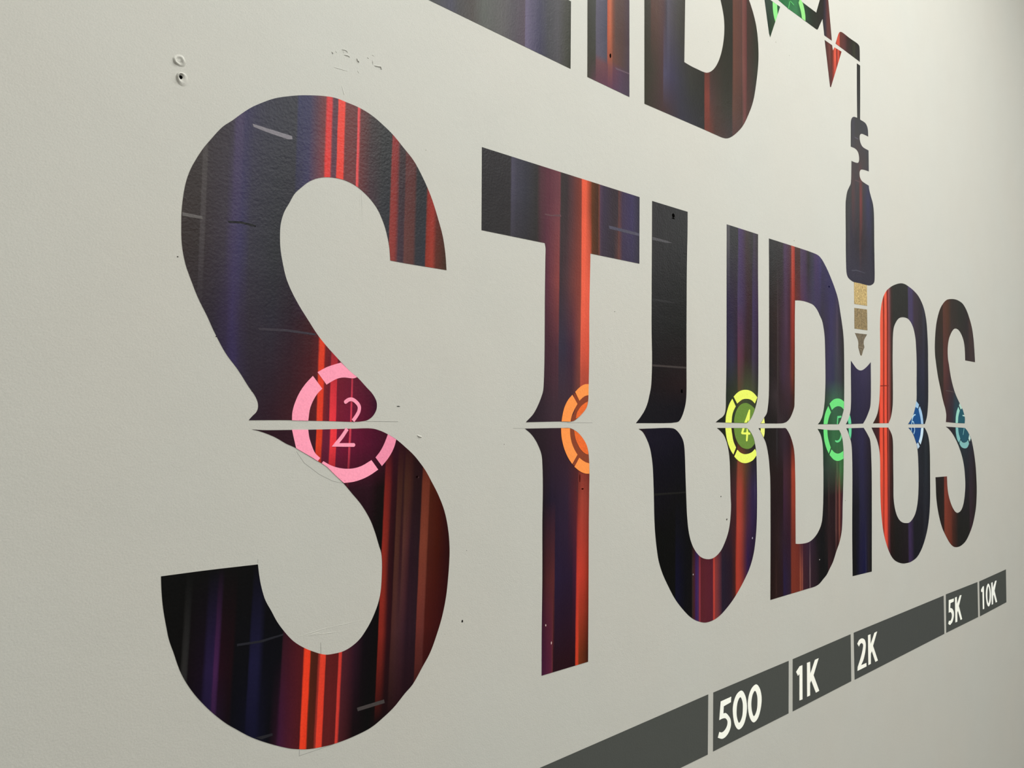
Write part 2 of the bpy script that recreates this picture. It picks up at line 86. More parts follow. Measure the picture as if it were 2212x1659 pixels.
"s1_low":{"k":0.03295,"rows":[[1163,[[274.0,6,5,5],[314.6,6,5,21],[325.8,12,6,35],[343.0,23,19,46],[360.6,5,5,13],[378.7,6,6,25],[397.2,12,12,37],[416.2,5,5,13],[425.9,39,12,29],[430.4,59,20,52],[443.6,74,23,40],[460.4,82,23,26],[461.4,238,65,36],[470.0,236,61,33],[471.0,76,32,20],[481.1,74,28,19],[481.8,140,44,33],[484.2,146,46,40],[484.9,230,66,45],[493.0,228,63,43],[494.1,94,28,29],[513.1,90,25,26],[513.8,207,59,49],[517.5,203,57,47],[518.9,74,28,33],[541.2,17,5,10],[564.1,4,4,5],[611.9,27,5,10]]],[1286,[[274.0,5,5,5],[299.7,7,5,5],[301.1,42,40,39],[306.8,40,39,39],[307.9,14,5,11],[325.8,17,5,22],[329.8,33,22,56],[338.4,35,22,60],[340.1,67,31,73],[344.2,62,29,70],[346.5,29,5,18],[361.8,24,5,12],[365.4,5,5,11],[383.6,5,5,12],[385.4,23,21,52],[395.9,24,22,52],[403.5,5,5,14],[428.5,5,5,12],[429.8,50,17,30],[448.9,71,19,28],[460.4,81,22,25],[461.4,235,64,35],[470.0,233,60,33],[471.0,75,32,19],[481.1,72,27,18],[481.8,138,43,33],[484.2,144,45,39],[484.9,227,65,44],[493.0,225,62,42],[494.1,93,27,28],[513.1,89,24,25],[513.8,205,58,48],[517.5,200,55,46],[518.9,79,29,39],[537.4,45,17,32],[552.6,12,5,12],[573.4,5,4,5],[575.8,5,4,5],[576.6,131,37,27],[582.9,121,36,27],[590.8,45,11,18],[597.2,40,11,18],[598.9,72,38,35],[608.6,66,36,39],[616.8,61,31,39],[625.1,40,19,30],[641.9,38,19,28],[642.7,104,44,37],[655.6,96,44,39],[658.2,70,19,15],[698.0,44,5,9]]],[1410,[[274.0,5,5,5],[548.8,5,4,5],[575.4,5,5,5],[576.6,137,39,29],[583.7,121,37,27],[588.4,48,13,18],[597.2,35,8,15],[598.5,75,41,31],[605.3,69,37,31],[607.8,46,17,24],[611.0,56,26,29],[612.3,81,46,40],[619.3,71,35,36],[625.9,39,18,27],[641.9,35,18,24],[643.6,119,56,40],[656.4,115,54,38],[657.7,72,26,17],[675.6,62,16,5],[693.5,43,7,8],[711.6,28,5,5]]],[1497,[[372.6,35,15,24],[490.2,42,13,25],[548.8,42,13,25],[564.1,21,5,8],[575.0,13,5,5],[576.6,116,31,25],[583.7,102,26,23],[589.2,47,10,20],[597.2,38,9,17],[598.5,67,33,24],[606.1,61,31,24],[608.6,40,16,20],[611.9,69,38,27],[620.1,63,31,24],[628.4,36,14,18],[641.9,31,11,15],[643.6,105,46,30],[656.4,101,44,30],[658.2,69,24,9],[675.6,61,14,5],[689.0,38,5,9]]],[1560,[[372.6,33,11,22],[422.6,46,19,30],[461.8,58,21,35],[462.4,214,60,33],[470.7,210,58,33],[471.7,97,24,48],[482.5,101,27,51],[483.2,235,56,65],[492.7,233,54,63],[493.7,111,22,53],[512.4,107,16,46],[513.1,209,62,82],[515.3,209,62,82],[516.4,97,16,46],[556.4,72,10,37],[587.6,45,6,22],[620.1,37,5,12],[628.4,32,5,6],[645.3,34,5,13],[689.0,34,5,10]]]]},
"t_up":{"k":0.0,"rows":[[1618,[[907.1,37,29,36],[933.7,42,31,39],[979.7,60,42,51],[1021.7,63,43,52],[1035.3,93,55,52],[1042.7,102,57,50],[1044.6,136,65,52],[1068.1,127,61,48]]],[1726,[[943.7,51,36,43],[955.1,63,36,46],[978.4,73,40,50],[985.5,79,46,54],[987.3,51,44,60],[999.8,48,42,58],[1020.5,63,39,54],[1027.9,82,44,53],[1042.9,124,62,53],[1044.8,205,84,64],[1067.0,193,74,53]]],[1842,[[805.3,43,41,42],[930.9,45,40,39],[951.4,76,39,54],[971.1,107,53,58],[985.3,129,61,58],[987.7,52,41,47],[1007.0,73,47,51],[1041.6,123,55,46],[1044.2,130,60,48],[1046.1,229,94,67],[1068.4,215,87,65],[1074.9,85,48,25],[1091.9,61,38,26],[1094.6,105,56,39],[1098.5,55,44,54],[1136.4,44,36,43],[1152.3,98,55,44],[1164.3,52,44,64],[1216.3,40,37,47]]],[1993,[[803.1,37,34,36],[866.6,40,37,39],[868.2,68,64,80],[882.6,55,53,65],[901.1,47,46,55],[929.0,42,39,38],[938.0,71,41,48],[957.6,83,41,52],[981.2,98,53,61],[987.2,104,55,61],[989.0,48,41,41],[1005.3,48,38,40],[1017.6,72,43,46],[1036.3,99,45,36],[1043.9,118,49,38],[1045.8,212,82,55],[1056.6,213,85,57],[1064.3,158,64,40],[1073.4,81,41,10],[1090.5,55,29,11],[1093.1,100,50,30],[1097.1,66,46,66],[1107.9,48,38,56],[1135.1,43,32,39],[1149.0,43,31,38],[1151.1,82,47,41],[1163.1,51,37,62],[1191.8,48,38,73],[1215.3,35,30,44]]]]},
"t_low":{"k":0.0,"rows":[[1172,[[951.7,61,21,49],[973.4,87,30,53],[976.8,103,44,51],[978.6,37,13,22],[1035.1,37,9,19],[1037.0,197,60,36],[1042.5,197,60,36],[1045.0,113,48,22],[1059.9,87,37,16],[1070.0,54,20,11]]],[1317,[[951.0,37,18,22],[960.1,70,30,33],[979.7,86,39,40],[982.1,35,24,49],[1025.0,37,22,42],[1036.0,69,25,44],[1039.1,193,59,44],[1055.9,177,55,40],[1071.1,117,38,26]]],[1455,[[949.3,28,19,25],[970.0,34,25,42],[1011.4,46,31,49],[1033.3,80,33,40],[1039.5,85,37,40],[1041.4,132,52,42],[1052.0,159,64,51],[1069.7,130,51,42]]],[1561,[[906.8,36,27,33],[945.7,40,28,35],[992.2,50,31,41],[1040.9,66,35,36],[1068.6,82,39,32]]]]},
"u_left":{"k":0.0,"rows":[[1623,[[1258.2,17,15,21],[1380.2,10,7,15]]],[1671,[[1257.9,21,14,17],[1380.1,28,14,17]]],[1794,[[1257.4,26,25,26],[1379.9,20,20,18]]],[2035,[[1256.2,38,35,36],[1267.1,28,25,27],[1379.5,11,11,11]]]]},
"u_right":{"k":0.0,"rows":[[1607,[[1489.8,13,16,15],[1534.9,29,33,28],[1585.7,50,62,41],[1669.9,39,43,34]]],[1665,[[1535.1,34,41,33],[1577.9,47,51,35],[1585.9,79,63,40],[1614.1,59,67,44],[1647.1,63,67,44],[1670.3,38,42,32]]],[1745,[[1535.2,38,32,55],[1554.6,42,40,63],[1578.2,41,29,44],[1583.2,90,46,62],[1600.2,79,42,58],[1614.5,48,30,29],[1641.3,42,30,36],[1647.5,58,47,68],[1670.8,43,28,47]]],[1874,[[1535.5,32,21,51],[1578.7,36,20,42],[1582.7,60,46,80],[1606.9,51,33,63],[1625.3,45,18,30],[1644.0,40,18,23],[1648.2,53,38,75],[1671.5,48,26,55]]],[2015,[[1535.9,59,56,61],[1547.5,59,56,60],[1549.5,14,13,20],[1583.2,13,12,12],[1586.2,51,28,76],[1601.3,45,13,63],[1619.8,37,12,16],[1649.0,14,11,12],[1653.2,44,30,49],[1672.4,24,12,14]]]]},
"u_low":{"k":0.0,"rows":[[1279,[[1278.0,4,4,4],[1337.9,5,5,5],[1341.1,9,8,33],[1374.0,5,5,12],[1397.6,9,7,9],[1401.0,54,35,34],[1407.9,68,26,32],[1414.7,51,30,85],[1421.7,66,39,81],[1426.0,100,37,55],[1427.7,152,54,63],[1432.1,86,30,38],[1478.4,84,28,42],[1480.2,183,62,51],[1483.9,183,62,51],[1487.5,130,53,51],[1506.0,84,41,51],[1515.3,32,24,40],[1553.2,36,20,33],[1568.7,67,27,24],[1574.6,167,57,42],[1592.3,147,53,42],[1608.3,85,36,46],[1622.4,45,23,65],[1642.9,33,18,39]]],[1367,[[1266.9,5,5,5],[1337.7,5,5,5],[1340.9,8,8,19],[1390.7,5,5,7],[1547.7,50,26,32],[1572.9,66,26,30],[1576.9,169,62,47],[1592.7,153,58,47],[1608.7,99,46,41],[1620.8,66,33,51],[1643.4,43,27,63],[1664.2,31,19,46]]],[1436,[[1262.0,10,7,16],[1373.8,5,5,6],[1547.9,51,27,33],[1573.2,65,32,35],[1577.1,148,59,44],[1593.0,155,59,48],[1609.0,96,47,30],[1623.2,65,38,48],[1643.8,42,30,63],[1652.1,42,30,63],[1654.1,58,47,79],[1664.6,31,20,53]]],[1506,[[1246.6,12,8,21],[1373.6,5,5,13],[1548.1,31,26,22],[1577.4,50,37,29],[1581.3,125,64,43],[1599.3,110,62,40],[1617.4,74,54,36],[1644.1,37,32,36],[1665.1,22,22,31]]],[1555,[[1216.6,32,18,22],[1246.4,19,15,30],[1373.6,10,7,20],[1495.3,23,23,16],[1534.8,22,25,19],[1577.5,49,36,29],[1665.4,31,33,28]]]]},
"d_up":{"k":0.0,"rows":[[1600,[[1686.9,21,17,19],[1759.7,27,21,21],[1764.2,45,34,38],[1810.4,37,26,31],[1834.1,45,29,23],[1974.3,19,28,25],[2019.6,31,60,41],[2066.3,46,91,60],[2128.9,46,85,58]]],[1659,[[1709.0,24,20,21],[1764.7,51,40,43],[1771.6,39,26,30],[1822.8,54,33,43],[1849.1,60,28,13],[2020.5,45,59,49],[2067.3,55,90,71],[2109.8,55,84,67],[2130.0,45,65,50]]],[1711,[[1722.5,27,22,23],[1760.6,35,24,26],[1765.1,58,49,49],[1769.7,43,29,33],[1792.7,55,36,53],[1823.3,61,36,46],[1840.0,107,43,30],[1849.6,69,31,8],[2021.3,47,42,62],[2040.4,52,49,75],[2068.2,48,48,73],[2085.0,54,58,66],[2110.7,52,50,60],[2131.0,39,41,39]]],[1861,[[1723.5,26,16,15],[1761.7,35,20,18],[1766.3,58,44,48],[1770.9,42,23,28],[1794.0,53,32,48],[1808.1,68,42,63],[1827.1,55,20,34],[1834.3,116,35,28],[1843.9,143,44,34],[1853.6,103,32,15],[1910.7,63,43,72],[1962.1,53,48,74],[2002.0,46,41,51],[2037.3,49,41,66],[2056.7,53,46,79],[2084.8,53,46,67],[2093.4,69,58,74],[2104.8,49,42,54],[2128.0,40,35,39]]],[2006,[[1724.5,11,10,10],[1790.6,20,12,12],[1802.3,56,29,63],[1826.1,55,12,37],[1835.7,73,11,11],[1839.3,165,59,40],[1852.7,143,32,11],[1856.3,57,11,8],[1882.2,53,16,8],[1886.0,59,40,68],[1907.3,54,31,64],[1927.7,23,12,15],[1951.0,37,34,55],[1969.4,52,32,73],[1996.0,46,36,80],[2006.8,38,30,63],[2073.2,36,31,72],[2139.6,25,24,41]]]]},
"d_low":{"k":0.0,"rows":[[1210,[[1725.7,24,9,9],[1750.0,36,19,18],[1753.3,51,29,28],[1758.9,36,19,18],[1786.1,36,17,25],[1790.7,34,23,55],[1825.5,42,24,39],[1830.2,116,46,32],[1870.9,108,42,32],[1873.3,140,73,54],[1878.2,140,73,54],[1880.7,99,35,32],[1884.3,130,69,58],[1888.0,130,69,58],[1890.5,61,28,37],[1922.8,44,23,36],[1925.3,99,77,82],[1929.1,99,77,82],[1931.6,45,25,36],[1966.2,32,20,27],[1984.4,7,7,10],[2026.9,10,10,13],[2032.3,50,25,29],[2073.5,22,6,12]]],[1303,[[1726.3,25,11,16],[1761.9,37,20,21],[1789.2,39,22,36],[1824.1,43,18,35],[1832.3,107,43,31],[1864.7,103,38,31],[1879.3,59,24,40],[1929.0,45,27,48],[1967.5,11,8,14],[2004.3,5,5,10],[2033.8,33,17,22],[2072.3,30,13,19],[2077.9,97,63,60],[2083.5,65,30,32],[2091.9,46,9,12],[2097.5,128,75,64],[2106.0,65,22,27],[2117.5,50,22,38]]],[1397,[[1727.0,28,14,17],[1787.7,30,13,18],[1792.3,54,28,49],[1827.3,56,23,29],[1834.5,140,54,38],[1848.8,130,48,34],[2005.7,13,13,16],[2029.9,20,9,12],[2035.4,55,36,35],[2043.5,31,14,20],[2073.9,28,10,16],[2079.5,95,61,59],[2085.1,63,28,30],[2093.6,44,6,9],[2099.3,135,77,69],[2107.8,63,20,25],[2119.2,48,20,37]]],[1467,[[1727.4,30,17,17],[1788.3,31,15,18],[1792.9,59,32,44],[1828.0,59,24,30],[1835.2,153,57,37],[1849.5,146,53,37],[2006.8,32,48,41],[2036.5,46,58,49],[2080.8,48,62,45],[2086.4,78,93,66],[2097.7,48,76,45],[2106.2,62,109,66],[2120.6,47,93,49]]],[1538,[[1686.6,18,17,15],[1754.7,28,21,22],[1759.2,42,38,41],[1766.0,31,21,25],[1798.2,46,30,41],[1821.6,42,20,29],[1838.3,78,28,19],[1994.5,24,43,33],[2018.6,29,57,40],[2065.2,49,98,61],[2127.7,46,92,56]]]]},
"i_up":{"k":0.0,"rows":[[1605,[[2146.5,24,43,38],[2176.1,32,30,49],[2243.2,37,32,58],[2310.0,31,23,42]]],[1745,[[2178.7,41,36,59],[2215.1,45,39,66],[2261.9,51,44,72],[2313.2,47,41,63]]]]},
"i_low":{"k":0.0,"rows":[[1192,[[2180.3,5,5,10],[2198.2,5,5,10],[2219.4,5,5,34],[2225.5,20,17,47],[2262.6,10,10,53],[2267.3,33,32,62],[2275.2,15,12,37],[2284.7,30,23,30],[2307.0,5,5,5]]],[1361,[[2183.5,6,6,19],[2222.8,6,6,23],[2229.0,24,22,48],[2253.7,27,24,53],[2285.3,21,15,35],[2310.9,6,6,10]]],[1546,[[2151.3,25,37,43],[2187.0,31,27,50],[2248.3,38,33,64],[2289.4,32,24,42],[2315.2,24,14,23]]]]},
"o_up":{"k":0.0,"rows":[[1629,[[2326.8,42,22,16],[2366.6,59,19,15],[2373.4,164,53,35],[2380.1,229,77,55],[2397.1,224,75,55],[2400.5,142,42,27],[2407.4,142,42,27],[2410.9,229,77,55],[2424.7,224,75,54],[2429.9,108,25,15],[2435.1,108,19,11],[2438.6,171,75,67],[2445.7,142,59,54],[2459.8,59,24,21],[2470.4,24,6,6],[2607.6,15,29,43],[2666.3,21,34,52],[2768.4,22,26,36]]],[1760,[[2373.0,175,51,33],[2381.4,225,83,57],[2400.2,221,81,57],[2403.7,139,40,25],[2410.5,139,40,25],[2414.0,225,83,57],[2427.9,221,81,57],[2433.1,106,22,11],[2438.4,106,16,7],[2441.9,157,77,73],[2452.5,124,63,57],[2463.1,63,40,32],[2481.0,33,22,21],[2670.5,32,32,47],[2735.6,37,37,57],[2743.9,32,32,44],[2773.2,26,26,39]]],[1907,[[2379.7,172,47,28],[2383.1,221,85,62],[2403.7,215,84,60],[2407.1,130,38,19],[2414.1,130,38,19],[2417.5,221,87,62],[2431.5,217,86,62],[2436.8,103,23,11],[2442.0,103,16,11],[2445.6,143,70,70],[2456.2,106,60,62],[2466.9,54,36,33],[2484.9,36,36,33],[2600.6,36,36,34],[2608.3,64,55,83],[2635.6,61,51,84],[2655.4,54,43,54],[2715.9,41,37,43],[2740.7,46,45,57],[2749.0,36,36,43],[2778.5,28,28,38]]]]},
"o_low":{"k":0.0,"rows":[[1255,[[2368.2,195,62,44],[2388.3,203,64,46],[2393.4,143,40,27],[2398.5,143,40,27],[2401.9,226,74,53],[2422.4,210,68,51],[2425.9,128,40,27],[2436.3,82,30,42],[2446.7,27,6,6],[2485.6,10,6,6],[2581.0,17,6,17],[2592.3,52,35,72],[2611.4,43,28,60],[2634.5,8,6,21],[2709.8,6,6,22],[2726.1,25,27,39],[2746.6,6,7,25]]],[1491,[[2320.6,44,24,29],[2363.5,59,21,29],[2370.2,108,27,24],[2376.9,233,79,54],[2393.9,219,77,54],[2399.0,133,32,17],[2404.1,133,32,17],[2407.6,226,75,51],[2424.8,219,75,52],[2430.0,93,6,6],[2433.5,79,14,9],[2437.0,159,77,69],[2442.2,79,31,28],[2470.4,23,6,5],[2603.4,22,25,39],[2665.7,27,29,41],[2722.1,14,20,30],[2742.6,28,35,44],[2780.2,6,6,13]]]]},
"s2_up":{"k":0.0,"rows":[[1652,[[2876.9,38,25,21],[2921.9,58,33,33],[2967.9,52,33,43],[3005.5,40,35,48],[3034.1,30,57,69],[3112.5,20,59,67]]],[1785,[[2837.5,39,39,34],[2913.2,41,34,31],[2920.0,85,48,46],[2959.0,74,41,41],[2982.4,57,39,39],[3247.7,51,41,44]]],[1969,[[2843.8,43,33,33],[2915.3,48,33,25],[2924.5,81,48,40],[2966.1,73,43,30],[3003.8,48,39,36],[3101.3,36,36,33],[3177.6,37,31,34],[3203.6,62,44,41],[3256.7,49,39,41]]]]},
"s2_low":{"k":0.0,"rows":[[1225,[[2840.1,8,6,6],[2901.7,36,6,6],[2910.6,115,47,29],[2969.9,99,37,23],[2988.5,63,23,12],[3045.3,7,6,6],[3118.6,6,6,6],[3163.9,6,6,6],[3174.1,42,14,31],[3236.3,21,6,8]]],[1355,[[2827.3,7,6,6],[2906.5,21,6,6],[2913.2,125,50,38],[2938.1,113,43,30],[3050.7,7,6,6],[3124.4,15,9,26],[3164.8,15,7,19],[3175.0,40,23,38],[3253.3,18,7,7]]],[1536,[[2940.4,32,17,25],[3010.3,25,22,36],[3039.0,26,44,51],[3199.0,24,27,42],[3230.4,20,7,24]]]]},
"ll":{"k":0.0,"rows":[[2187,[[651.9,18,17,17],[818.2,35,30,16],[896.4,50,40,39],[898.1,76,69,93],[914.2,65,59,86],[931.2,50,46,69],[954.4,54,54,60],[984.0,58,58,62],[998.6,43,42,38],[1012.1,34,36,24]]],[2239,[[650.9,19,18,18],[698.5,19,18,18],[734.8,24,19,46],[748.8,26,19,20],[777.5,40,29,19],[802.2,62,64,57],[843.0,68,64,63],[869.5,59,52,59],[895.6,63,48,61],[897.3,85,75,101],[913.5,67,60,84],[930.5,45,41,66],[953.6,50,49,54],[977.3,64,61,65],[997.9,50,49,41],[1011.5,40,41,28]]]]},
"li":{"k":0.0,"rows":[[2231,[[1059.8,48,45,36],[1083.3,81,46,61],[1115.6,81,44,64],[1132.1,77,47,70],[1154.5,70,53,71],[1181.7,57,48,61]]],[2279,[[1059.3,44,41,30],[1080.2,47,42,34],[1082.9,96,59,62],[1115.2,91,53,59],[1117.9,113,62,59],[1128.9,108,60,59],[1131.7,87,48,59],[1154.1,73,49,68],[1181.4,60,46,58]]],[2292,[[1059.2,42,42,31],[1080.1,48,46,37],[1082.8,78,71,86],[1113.7,63,61,75],[1115.8,142,69,48],[1128.8,120,65,46],[1131.6,92,54,43],[1161.1,70,50,47],[1181.3,59,47,58]]],[2345,[[1058.7,35,35,21],[1079.7,45,45,39],[1082.3,76,71,86],[1113.3,59,58,73],[1115.3,161,70,39],[1122.9,168,88,58],[1131.2,104,54,34],[1139.5,73,50,43],[1160.7,67,45,41],[1180.9,56,41,50]]]]},
"ld":{"k":0.0,"rows":[[2248,[[1231.0,40,37,24],[1294.7,55,35,36],[1355.4,37,34,47],[1444.5,12,12,11],[1447.2,95,34,18],[1462.7,89,30,12],[1488.7,54,24,12],[1558.1,27,12,10],[1562.1,53,13,11],[1602.5,40,13,11],[1605.5,74,34,25],[1623.1,56,13,12]]],[2321,[[1230.6,40,37,24],[1250.5,45,40,30],[1273.8,56,42,36],[1292.9,62,42,43],[1295.3,68,63,84],[1322.0,51,46,67],[1355.3,43,41,51],[1389.5,37,37,33],[1444.5,24,24,18],[1447.2,109,43,31],[1462.7,105,43,34],[1470.1,63,37,34],[1498.2,49,34,26],[1527.0,33,30,18],[1558.3,29,25,11],[1562.3,77,45,33],[1596.6,60,30,18],[1602.8,49,27,12],[1605.9,78,43,37],[1615.2,95,43,40],[1623.5,62,26,16],[1670.2,12,15,10]]],[2446,[[1230.0,36,35,23],[1248.4,46,41,31],[1253.0,72,46,37],[1273.3,75,51,43],[1294.0,69,47,48],[1305.3,56,49,59],[1308.6,71,66,76],[1329.9,59,54,58],[1346.6,55,52,49],[1372.0,48,43,35],[1527.2,30,29,19],[1560.7,30,29,20],[1564.7,89,53,41],[1597.2,80,49,42],[1603.3,74,49,44],[1605.4,103,61,54],[1622.0,87,44,42],[1626.2,53,35,29],[1671.0,33,35,23]]]]},
"wa":{"k":0.0,"rows":[[2578,[[1704.1,25,42,32],[1726.5,12,35,24],[1749.3,36,56,31]]],[2637,[[1704.4,43,58,50],[1726.9,41,56,46],[1784.7,30,73,44]]]]},
"wb":{"k":0.0,"rows":[[2674,[[1772.7,43,101,60],[1796.3,29,92,50],[1869.5,47,108,65],[1899.8,26,72,42],[1920.4,26,48,33],[1959.8,24,30,20],[2000.3,24,23,16],[2022.3,27,21,20],[2033.4,36,31,43],[2050.3,81,40,37],[2075.9,74,42,38]]]]},
"wc":{"k":0.0,"rows":[[2540,[[2033.3,50,9,8],[2072.8,73,10,8],[2081.4,125,23,10],[2133.9,124,23,10]]],[2620,[[2034.5,55,23,22],[2054.1,84,37,28],[2062.6,94,46,41],[2071.2,71,26,14],[2082.6,113,31,10],[2088.4,197,76,54],[2100.0,197,72,50],[2102.9,105,15,8],[2107.3,105,15,8],[2110.2,191,70,45],[2117.5,185,64,41],[2120.5,125,28,10],[2135.3,113,28,10]]]]},
"wd":{"k":0.0,"rows":[[2678,[[2100.4,132,41,22],[2106.3,184,69,47],[2120.9,178,65,47],[2125.4,86,38,28],[2156.7,73,31,33],[2171.9,41,15,10],[2202.7,19,15,8],[2221.4,38,38,18],[2227.7,19,15,8],[2256.3,15,10,8]]]]},
"cable":{"k":0.0,"rows":[[2494,[[2229.9,12,11,13],[2255.2,12,11,13]]],[2647,[[2232.9,10,10,8],[2258.4,10,10,8]]]]},
"plug":{"k":0.0,"rows":[[2016,[[2159.6,40,37,53],[2345.9,41,38,50]]],[2125,[[2152.6,12,12,12],[2173.6,38,34,42],[2185.7,24,12,35],[2238.2,20,11,22],[2247.6,56,12,16],[2260.3,27,11,21],[2318.6,29,25,45],[2348.5,11,11,11]]],[2248,[[2154.8,12,12,11],[2188.0,14,12,13],[2200.2,57,14,17],[2225.0,24,13,26],[2243.8,27,11,13],[2250.2,99,16,12],[2259.7,89,14,12],[2269.3,24,13,14],[2304.9,16,14,61],[2344.7,12,11,14]]],[2365,[[2190.1,14,12,14],[2236.7,38,13,14],[2291.2,29,13,15],[2310.8,14,13,20]]],[2455,[[2191.8,14,13,15],[2207.2,28,23,41],[2222.8,14,13,15],[2309.5,15,15,31]]]]}},
